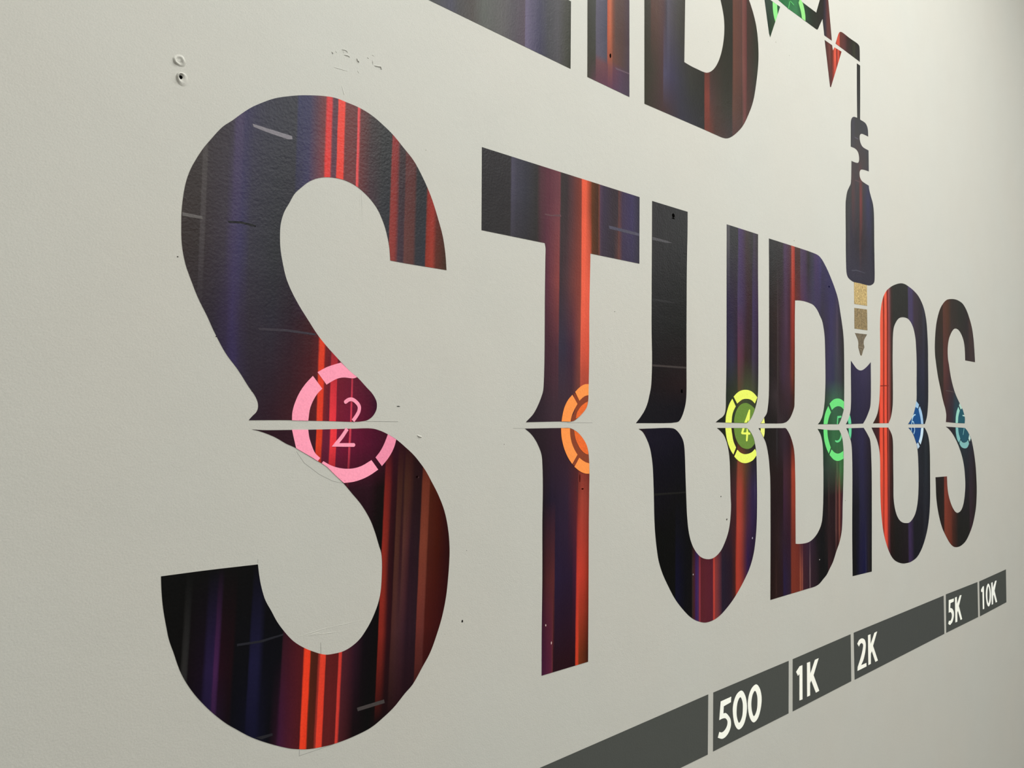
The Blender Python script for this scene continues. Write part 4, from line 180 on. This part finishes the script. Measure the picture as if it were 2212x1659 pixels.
def mat_plain(name, hexcol, gloss=None, grain=0.10, speck=0.0):
    """One pigment with the faint grain of sprayed paint; speck adds darker spatter."""
    mt = bpy.data.materials.new(name); t = NT(mt)
    co = t.n('ShaderNodeTexCoord').outputs['Object']
    c = s2l(hexcol)
    g = t.math('MULTIPLY_ADD', t.noise(co, 420.0, 1.0), grain * 2, 1.0 - grain)
    col = t.mix(1.0, c, g, 'MULTIPLY')
    if speck:
        f = t.math('GREATER_THAN', t.noise(co, 300.0, 2.0), 0.70)
        col = t.mix(t.math('MULTIPLY', f, speck), col, (c[0] * 0.55, c[1] * 0.35, c[2] * 0.4, 1))
    r, s = gloss or GLOSS
    t.finish(col, r, s, paint_bumps(t, co))
    return mt

def mat_stripes(name, spec, ox, oz):
    """Vertical streaks: colour stops along the wall, given on several heights and blended between them."""
    mt = bpy.data.materials.new(name); t = NT(mt)
    co = t.n('ShaderNodeTexCoord').outputs['Object']
    sep = t.n('ShaderNodeSeparateXYZ'); t.l(co, sep.inputs[0])
    wob = t.math('MULTIPLY_ADD', t.noise(co, 35.0, 2.0), 0.0012, -0.0006)
    X = t.math('ADD', t.math('ADD', sep.outputs[0], wob), ox)
    Z = t.math('ADD', sep.outputs[2], oz)
    xs = t.math('SUBTRACT', X, t.math('MULTIPLY', Z, spec['k'])) if spec['k'] else X
    def ramp(stops):
        lo, hi = stops[0][0] / 1000.0, stops[-1][0] / 1000.0
        span = max(hi - lo, 1e-4)
        fac = t.math('DIVIDE', t.math('SUBTRACT', xs, lo), span)
        chunks = [stops[i:i + 30] for i in range(0, len(stops), 29)]
        chunks = [c for c in chunks if len(c) > 1 or len(chunks) == 1]
        res = None
        for ch in chunks:
            rp = t.n('ShaderNodeValToRGB'); rp.color_ramp.interpolation = 'LINEAR'
            el = rp.color_ramp.elements
            while len(el) > 1: el.remove(el[-1])
            for i, (x, *h) in enumerate(ch):
                p = min(max((x / 1000.0 - lo) / span, 0), 1)
                e = el[0] if i == 0 else el.new(p)
                e.position = p; e.color = s2l(h)
            t.l(fac, rp.inputs[0])
            if res is None: res = rp.outputs[0]
            else:
                st = t.math('GREATER_THAN', fac, (ch[0][0] / 1000.0 - lo) / span)
                res = t.mix(st, res, rp.outputs[0])
        return res
    rows = spec['rows']
    col = ramp(rows[0][1])
    for a, b in zip(rows, rows[1:]):
        mr = t.n('ShaderNodeMapRange', interpolation_type='LINEAR'); mr.clamp = True
        mr.inputs['From Min'].default_value = a[0] / 1000.0; mr.inputs['From Max'].default_value = b[0] / 1000.0
        t.l(Z, mr.inputs['Value'])
        col = t.mix(mr.outputs[0], col, ramp(b[1]))
    # streaky brush wear: thin vertical modulation plus fine grain
    mp = t.n('ShaderNodeMapping'); mp.inputs['Scale'].default_value = (160, 160, 3.0); t.l(co, mp.inputs['Vector'])
    streak = t.noise(mp.outputs[0], 1.0, 2.0)
    g = t.math('ADD', t.math('MULTIPLY_ADD', streak, 0.22, 0.79), t.math('MULTIPLY_ADD', t.noise(co, 380.0, 1.0), 0.24, -0.12))
    blot = t.math('MULTIPLY_ADD', t.noise(co, 14.0, 3.0), 0.30, 0.85)
    col = t.mix(1.0, t.mix(1.0, col, g, 'MULTIPLY'), blot, 'MULTIPLY')
    r, s = GLOSS
    t.finish(col, r, s, paint_bumps(t, co))
    return mt

def smooth_loop(k, closed=True, sub=5):
    """Knots (x, z, corner) in mm -> points in m; smooth knots are joined by Catmull-Rom arcs."""
    n = len(k); pts = []
    rng = range(n if closed else n - 1)
    for i in rng:
        p1, p2 = k[i], k[(i + 1) % n]
        c1, c2 = p1[2], p2[2]
        pts.append((p1[0], p1[1]))
        if c1 and c2: continue
        end1 = c1 or (not closed and i == 0)
        end2 = c2 or (not closed and i == n - 2)
        if end1 and end2: continue
        p0 = p1 if end1 else k[i - 1]
        p3 = p2 if end2 else k[(i + 2) % n]
        def knot(ta, a, b): return ta + max(((a[0] - b[0]) ** 2 + (a[1] - b[1]) ** 2) ** 0.25, 1e-3)
        if p0 is p1: p0 = (2 * p1[0] - p2[0], 2 * p1[1] - p2[1])
        if p3 is p2: p3 = (2 * p2[0] - p1[0], 2 * p2[1] - p1[1])
        t0 = 0.0; t1 = knot(t0, p0, p1); t2 = knot(t1, p1, p2); t3 = knot(t2, p2, p3)
        for s in range(1, sub):
            t = t1 + (t2 - t1) * s / sub
            q = []
            for a in (0, 1):
                A1 = (t1 - t) / (t1 - t0) * p0[a] + (t - t0) / (t1 - t0) * p1[a]
                A2 = (t2 - t) / (t2 - t1) * p1[a] + (t - t1) / (t2 - t1) * p2[a]
                A3 = (t3 - t) / (t3 - t2) * p2[a] + (t - t2) / (t3 - t2) * p3[a]
                B1 = (t2 - t) / (t2 - t0) * A1 + (t - t0) / (t2 - t0) * A2
                B2 = (t3 - t) / (t3 - t1) * A2 + (t - t1) / (t3 - t1) * A3
                q.append((t2 - t) / (t2 - t1) * B1 + (t - t1) / (t2 - t1) * B2)
            pts.append(tuple(q))
    if not closed: pts.append((k[-1][0], k[-1][1]))
    return [(x / 1000.0, z / 1000.0) for x, z in pts]

FT, LT = 0.0004, 0.00025       # thickness of the paint film and of each layer on top of it

def link(name, me, mat, parent=None):
    o = bpy.data.objects.new(name, me); COL.objects.link(o)
    if mat: me.materials.append(mat)
    if parent is not None:
        o.parent = parent
    return o

def film(name, loops, top, mat, parent, base=0.00004):
    """A film of paint: the outline (and holes) filled, standing from the wall face out to y = -top."""
    ox, oz = parent.location.x, parent.location.z
    me = bpy.data.meshes.new(name)
    verts, faces = [], []
    flat = [p for lp in loops for p in lp]
    tris = tessellate_polygon([[Vector((x, z, 0)) for x, z in lp] for lp in loops])
    n = len(flat)
    for y in (-top, -base):
        verts += [(x - ox, y, z - oz) for x, z in flat]
    for tr in tris:
        a, b, c = (flat[i] for i in tr)
        if (b[0] - a[0]) * (c[1] - a[1]) - (b[1] - a[1]) * (c[0] - a[0]) < 0: tr = tr[::-1]
        faces.append(tuple(tr))                      # faces the room (-Y)
    s = 0
    for lp in loops:
        k = len(lp)
        area = sum(lp[i][0] * lp[(i + 1) % k][1] - lp[(i + 1) % k][0] * lp[i][1] for i in range(k))
        for i in range(k):
            a, b = s + i, s + (i + 1) % k
            faces.append((a, a + n, b + n, b) if (area > 0) == (lp is loops[0]) else (b, b + n, a + n, a))
        s += k
    me.from_pydata(verts, [], faces); me.update()
    return link(name, me, mat, parent)

def ribbon(pts, wdt, cap=True, cap0=True, cap1=True):
    """Outline of a brush stroke of constant width along pts (metres)."""
    L, Rr = [], []
    n = len(pts)
    for i, p in enumerate(pts):
        a = pts[max(i - 1, 0)]; b = pts[min(i + 1, n - 1)]
        if 0 < i < n - 1:
            d1 = Vector((p[0] - a[0], p[1] - a[1])).normalized(); d2 = Vector((b[0] - p[0], b[1] - p[1])).normalized()
            d = (d1 + d2).normalized(); sc = 1.0 / max(d.dot(d1), 0.45)
        else:
            d = Vector((b[0] - a[0], b[1] - a[1])).normalized(); sc = 1.0
        nx, nz = -d.y * wdt / 2 * sc, d.x * wdt / 2 * sc
        L.append((p[0] + nx, p[1] + nz)); Rr.append((p[0] - nx, p[1] - nz))
    def capf(c, frm, sign):
        a0 = math.atan2(frm[1] - c[1], frm[0] - c[0])
        return [(c[0] + wdt / 2 * math.cos(a0 + sign * math.pi * i / 6), c[1] + wdt / 2 * math.sin(a0 + sign * math.pi * i / 6)) for i in range(1, 6)]
    out = L[:]
    if cap and cap1: out += capf(pts[-1], L[-1], -1)
    out += Rr[::-1]
    if cap and cap0: out += capf(pts[0], Rr[0], -1)
    return out

def thing(name, label, cat, x, z, group=None):
    o = bpy.data.objects.new(name, None); COL.objects.link(o)
    o.empty_display_size = 0.05
    o.location = (x, 0.0, z)
    o['label'] = label; o['category'] = cat
    if group: o['group'] = group
    return o

# ------------------------------------------------------------------ the room
def mat_wall(name, base, bump=1.0):
    mt = bpy.data.materials.new(name); t = NT(mt)
    co = t.n('ShaderNodeTexCoord').outputs['Object']
    c = s2l(base)
    big = t.noise(co, 2.6, 3.0); mid = t.noise(co, 9.0, 3.0)
    warm = t.mix(big, (c[0] * 1.02, c[1] * 0.985, c[2] * 0.965, 1), (c[0] * 0.985, c[1] * 1.01, c[2] * 1.025, 1))
    grey = t.math('GREATER_THAN', mid, 0.5)
    v = t.math('ADD', t.math('MULTIPLY_ADD', mid, 0.05, 0.975), t.math('MULTIPLY_ADD', t.noise(co, 520.0, 2.0, 0.7), 0.20, -0.10))
    col = t.mix(1.0, warm, v, 'MULTIPLY')
    t.finish(col, 0.62, 0.25, [(t.noise(co, 420.0, 3.0, 0.6), 0.32 * bump, 0.0008), (t.noise(co, 90.0, 3.0), 0.10 * bump, 0.002), (t.noise(co, 5.0, 2.0), 0.06, 0.02)])
    return mt

def slab(name, x0, x1, y0, y1, z0, z1, mat, label):
    me = bpy.data.meshes.new(name); bm = bmesh.new()
    bmesh.ops.create_cube(bm, size=1.0, matrix=Matrix.Translation(((x0 + x1) / 2, (y0 + y1) / 2, (z0 + z1) / 2)) @ Matrix.Diagonal((x1 - x0, y1 - y0, z1 - z0, 1)))
    bm.to_mesh(me); bm.free()
    o = link(name, me, mat)
    o['kind'] = 'structure'; o['label'] = label
    return o

WALL_HEX = (181, 179.5, 171)
M_WALL = mat_wall('wall_emulsion', WALL_HEX)
M_CEIL = mat_wall('ceiling_emulsion', (224, 221, 212), 0.5)
M_SIDE = mat_wall('side_wall_emulsion', (150, 148, 142), 0.5)
def mat_floor():
    mt = bpy.data.materials.new('floor_concrete'); t = NT(mt)
    co = t.n('ShaderNodeTexCoord').outputs['Object']
    col = t.mix(t.noise(co, 1.7, 5.0), s2l((70, 68, 64)), s2l((96, 93, 88)))
    col = t.mix(t.math('MULTIPLY', t.noise(co, 40.0, 3.0), 0.25), col, s2l((90, 88, 82)))
    t.finish(col, 0.55, 0.3, [(t.noise(co, 60.0, 3.0), 0.2, 0.002)])
    return mt
RX0, RX1, RY0, RZ1 = -3.2, 9.0, -8.0, 4.2
wall = slab('wall_back', RX0, RX1, 0.0, 0.14, 0.0, RZ1, M_WALL, 'off-white plaster wall carrying the painted mural')
slab('floor', RX0, RX1, RY0, 0.14, -0.12, 0.0, mat_floor(), 'bare grey concrete floor below the mural wall')
slab('ceiling', RX0, RX1, RY0, 0.14, RZ1, RZ1 + 0.12, M_CEIL, 'plain off-white ceiling above the mural wall')
slab('wall_left', RX0 - 0.12, RX0, RY0, 0.14, 0.0, RZ1, M_SIDE, 'plain wall to the left of the mural wall')
slab('wall_right', RX1, RX1 + 0.12, RY0, 0.14, 0.0, RZ1, M_SIDE, 'plain wall at the far right end')
slab('wall_front', RX0 - 0.12, RX1 + 0.12, RY0 - 0.12, RY0, 0.0, RZ1, M_SIDE, 'plain wall facing the mural')

# ------------------------------------------------------------------ marks and scars on the wall
if DATA['ridge']:
    def ridge(pts, wdt, h):
        """A low rounded scar of filler standing on the wall."""
        bm = bmesh.new(); prof = [(-0.5, -0.05), (-0.25, 0.75), (0.0, 1.0), (0.25, 0.7), (0.5, -0.05)]
        rng = random.Random(int(pts[0][0] * 7)); rows = []
        P = []
        for a, b in zip(pts, pts[1:]):
            for s in range(4): P.append((a[0] + (b[0] - a[0]) * s / 4, a[1] + (b[1] - a[1]) * s / 4))
        P.append(pts[-1]); n = len(P)
        for i, p in enumerate(P):
            a, b = P[max(i - 1, 0)], P[min(i + 1, n - 1)]
            d = Vector((b[0] - a[0], b[1] - a[1])).normalized()
            taper = min(1.0, (min(i, n - 1 - i) + 0.25) / 2.0); ww = wdt * (0.7 + 0.6 * rng.random()) * (0.4 + 0.6 * taper); hh = h * taper * (0.7 + 0.6 * rng.random())
            rows.append([bm.verts.new(((p[0] - d.y * u * ww) / 1000, -v * hh / 1000, (p[1] + d.x * u * ww) / 1000)) for u, v in prof])
        for r1, r2 in zip(rows, rows[1:]):
            for j in range(len(prof) - 1): bm.faces.new((r1[j], r1[j + 1], r2[j + 1], r2[j]))
        bmesh.ops.recalc_face_normals(bm, faces=bm.faces)
        me = bpy.data.meshes.new('plaster_scar'); bm.to_mesh(me); bm.free()
        for p in me.polygons: p.use_smooth = True
        link('plaster_scar', me, M_WALL, wall)
    for pts, wdt, h in DATA['ridge']: ridge(pts, wdt, h)
    M_PENCIL = mat_plain('pencil_line', (118, 117, 111), (0.8, 0.1))
    for pts, wdt in DATA['pencil']:
        class _P: location = Vector((0, 0, 0))
        o = film('pencil_line', [ribbon([(x / 1000, z / 1000) for x, z in pts], wdt / 1000, False)], 0.0001, M_PENCIL, wall)
    nick_mats = {}
    for x, z, rx, rz, c in DATA['nick']:
        c = tuple(c)
        if c not in nick_mats: nick_mats[c] = mat_plain('wall_nick', c, (0.9, 0.1))
        rng = random.Random(int(x))
        lp = [((x + rx * math.cos(a) * (0.75 + 0.5 * rng.random())) / 1000, (z + rz * math.sin(a) * (0.75 + 0.5 * rng.random())) / 1000) for a in [2 * math.pi * i / 9 for i in range(9)]]
        film('wall_nick', [lp], 0.00015, nick_mats[c], wall)
    M_HOLE_SHADE = mat_plain('hole_shade', (6, 5, 5), (0.95, 0.0))
    for x, z, rx, rz, hole in DATA['lump']:
        # a blob of filler with a crater; one holds a flat black disc, painted shade of a screw hole
        bm = bmesh.new(); rng = random.Random(int(z)); NR, NA = 7, 22; rings = []
        wob = [0.85 + 0.3 * rng.random() for _ in range(NA)]; wob = [(wob[i - 1] + 2 * wob[i] + wob[(i + 1) % NA]) / 4 for i in range(NA)]
        off = (-2.2, 1.9) if hole else (-1.2, -0.4)
        for i in range(NR):
            rr = i / (NR - 1); ring = []
            for j in range(NA):
                a = 2 * math.pi * j / NA
                hgt = {0: 0.5, 1: 1.0, 2: 2.0, 3: 2.3, 4: 1.5, 5: 0.6, 6: -0.1}[i] * (0.35 + 0.9 * (0.5 + 0.5 * math.sin(a - 0.9))) * (0.75 + 0.5 * wob[(j * 3) % NA])
                if not hole: hgt = {0: 0.6, 1: 0.6, 2: 1.2, 3: 1.9, 4: 1.5, 5: 0.6, 6: -0.1}[i] * (0.5 + 0.9 * (0.5 + 0.5 * math.sin(a * 2 + 0.7)))
                k = 1 - rr
                ring.append(bm.verts.new(((x + off[0] * k + rx * (0.22 + 0.78 * rr) * math.cos(a) * wob[j]) / 1000, -hgt / 1000, (z + off[1] * k + rz * (0.22 + 0.78 * rr) * math.sin(a) * wob[j]) / 1000)))
            rings.append(ring)
        for r1, r2 in zip(rings, rings[1:]):
            for j in range(NA): bm.faces.new((r1[j], r1[(j + 1) % NA], r2[(j + 1) % NA], r2[j]))
        if not hole: bm.faces.new(rings[0])
        bmesh.ops.recalc_face_normals(bm, faces=bm.faces)
        me = bpy.data.meshes.new('filler_lump'); bm.to_mesh(me); bm.free()
        for p in me.polygons: p.use_smooth = True
        o = link('filler_lump', me, M_WALL, wall)
        if hole:
            lp = [((x + off[0] + 2.5 * math.cos(2 * math.pi * i / 14)) / 1000, (z + off[1] + 2.7 * math.sin(2 * math.pi * i / 14)) / 1000) for i in range(14)]
            film('screw_hole_shade', [lp], 0.0006, M_HOLE_SHADE, wall)

# ------------------------------------------------------------------ the letters
LETTERS = [
 ('ll', 'painted_letter', 'dark grey and violet letter L, cut off by the top edge of the photo', ['ll'], 'letters of the upper word'),
 ('li', 'painted_letter', 'grey and coral letter I standing between L and D of the upper word', ['li'], 'letters of the upper word'),
 ('ld', 'painted_letter', 'large rounded letter D of the upper word, dark with rusty red streaks', ['ld'], 'letters of the upper word'),
 ('s1', 'painted_letter', 'biggest letter S at the left, red streaks and a pink ring numbered 2', ['s1_up', 's1_low'], 'letters of the lower word'),
 ('t', 'painted_letter', 'letter T with a bright red stem and half an orange ring', ['t_up', 't_low'], 'letters of the lower word'),
 ('u', 'painted_letter', 'letter U with a black left stem and a lime yellow ring numbered 4', ['u_left', 'u_right', 'u_low'], 'letters of the lower word'),
 ('d', 'painted_letter', 'letter D of the lower word with a purple bowl and a green ring numbered 5', ['d_up', 'd_low'], 'letters of the lower word'),
 ('i', 'painted_letter', 'narrow navy blue letter i below the tip of the audio plug', ['i_up', 'i_low'], 'letters of the lower word'),
 ('o', 'painted_letter', 'letter O with a bright red left side and a blue ring piece', ['o_up', 'o_low'], 'letters of the lower word'),
 ('s2', 'painted_letter', 'small last letter S at the right with a teal ring piece', ['s2_up', 's2_low'], 'letters of the lower word'),
 ('w', 'painted_waveform', 'zigzag waveform line with green ring and red spike, right of the upper D', ['wb', 'wa', 'wc', 'wd'], None),
]
PART = {'up': 'upper_half', 'low': 'lower_half', 'left': 'left_stem', 'right': 'right_stem'}
WPART = {'wa': 'left_spike', 'wb': 'zigzag_band', 'wc': 'lower_spike', 'wd': 'end_band'}
roots = {}
for key, name, label, parts, group in LETTERS:
    loops = {p: smooth_loop(DATA['shapes'][p]) for p in parts}
    allp = [q for lp in loops.values() for q in lp]
    rx = (min(q[0] for q in allp) + max(q[0] for q in allp)) / 2; rz = min(q[1] for q in allp)
    r = thing(name, label, 'letter' if name == 'painted_letter' else 'waveform', rx, rz, group)
    roots[key] = r
    for p in parts:
        nm = WPART.get(p) or PART.get(p.split('_')[-1]) or 'letter_body'
        film(nm, [loops[p]], FT, mat_stripes('streaks_' + p, DATA['rows'][p], rx, rz), r)

LEVEL = {}
flat_mats = {}
def flat_mat(tag, c):
    c = tuple(c)
    if (tag, c) not in flat_mats:
        flat_mats[(tag, c)] = mat_plain(tag + '_paint', c, gloss=(0.95, 0.0) if tag == 'paint_chip' else None, speck=0.35 if tag == 'ring_segment' else 0.0, grain=0.10 if tag != 'disc' else 0.22)
    return flat_mats[(tag, c)]
RING_HUE = {'s1': 'pink', 't': 'orange', 'u': 'lime yellow', 'd': 'green', 'i': 'mint green', 'o': 'pale blue', 's2': 'pale teal', 'w': 'bright green'}
DISC_HUE = {'t': 'red orange', 'u': 'olive green', 'o': 'deep blue', 's2': 'dark teal'}
for key, nm, c, lv, k in DATA['pieces']:
    o = film(nm, [smooth_loop(k)], FT + LT * lv, flat_mat(nm, c), roots[key])
    hue = RING_HUE[key]
    if key == 'd' and c[2] < c[0]: hue = 'lime yellow'
    o['label'] = {'ring_segment': hue + ' ring segment', 'disc': DISC_HUE.get(key, hue) + ' disc inside the ring', 'ring_band': 'brown band inside the orange ring', 'digit': hue + ' digit stroke'}[nm]
for key, nm, c, wd, k in DATA['strokes']:
    film(nm, [ribbon(smooth_loop(k, False), wd / 1000, True, not k[0][2], not k[-1][2])], FT + LT * 2, flat_mat(nm, c), roots[key])['label'] = RING_HUE[key] + ' digit stroke'
# ------------------------------------------------------------------ the audio plug hanging from the waveform
loops = {p: smooth_loop(DATA['shapes'][p]) for p in ('cable', 'plug', 'g1', 'g2', 'g3')}
pl = thing('painted_audio_plug', 'dark audio plug with gold tip painted above the letter i, hanging on its cable', 'plug', 0.5 * (loops['plug'][0][0] + loops['g1'][0][0]), min(q[1] for q in loops['g3']))
film('cable', [loops['cable']], FT, mat_stripes('streaks_cable', DATA['rows']['cable'], pl.location.x, pl.location.z), pl)
film('plug_body', [loops['plug']], FT, mat_stripes('streaks_plug', DATA['rows']['plug'], pl.location.x, pl.location.z), pl)
def mat_gold(name, h):  # light and dark noise in the colour imitates uneven sheen on gold paint
    mt = bpy.data.materials.new(name); t = NT(mt)
    co = t.n('ShaderNodeTexCoord').outputs['Object']; c = s2l(h)
    g = t.math('MULTIPLY_ADD', t.noise(co, 110.0, 4.0, 0.65), 1.9, 0.05)
    sp = t.math('GREATER_THAN', t.noise(co, 75.0, 3.0), 0.62)
    col = t.mix(t.math('MULTIPLY', sp, 0.35), t.mix(1.0, c, g, 'MULTIPLY'), (c[0] * 0.35, c[1] * 0.33, c[2] * 0.3, 1))
    t.finish(col, 0.42, 0.4, [(t.noise(co, 170.0, 3.0), 0.8, 0.002)])
    return mt
for p, nm, c in (('g1', 'plug_sleeve', 0), ('g2', 'plug_ring', 1), ('g3', 'plug_tip', 2)):
    film(nm, [loops[p]], FT, mat_gold('gold_' + nm, DATA['gold'][c]), pl)['label'] = 'matt gold painted ' + nm.replace('_', ' ')

roots['plug'] = pl

# pale scuffs and chips on the paint
for key, c, k in DATA['dash']:
    film('pale_dash', [smooth_loop(k)], FT + LT * 0.5, flat_mat('pale_dash', c), roots[key])
for key, c, x, z, rx, rz in DATA['dots']:
    rng = random.Random(int(x))
    lp = [((x + rx * math.cos(a) * (0.8 + 0.4 * rng.random())) / 1000, (z + rz * math.sin(a) * (0.8 + 0.4 * rng.random())) / 1000) for a in [2 * math.pi * i / 9 for i in range(9)]]
    film('paint_chip', [lp], FT + LT * 0.5, flat_mat('paint_chip', c), roots[key])

# ------------------------------------------------------------------ the frequency scale under the words
BAR_LABEL = {'b0': 'longest dark grey bar without lettering, cut by the bottom edge', 'b1': 'dark grey bar lettered 500 in cream below the U',
 'b2': 'dark grey bar lettered 1K in cream', 'b3': 'long dark grey bar lettered 2K in cream', 'b4': 'small dark grey bar lettered 5K in cream', 'b5': 'last dark grey bar, lettered 10K in cream, at the right end'}
M_BAR = {}
for key, text, c, k, glyphs in DATA['bars']:
    lp = smooth_loop(k)
    r = thing('frequency_bar', BAR_LABEL[key], 'scale bar', sum(q[0] for q in lp) / len(lp), min(q[1] for q in lp), 'bars of the painted frequency scale')
    film('bar_panel', [lp], FT, mat_plain('bar_grey_' + key, c, (0.7, 0.2), 0.05), r)
    for nm, gc, lps in glyphs:
        film(nm, [smooth_loop(q) for q in lps], FT + LT, mat_plain('cream_lettering_' + key, gc, (0.6, 0.2), 0.04), r)
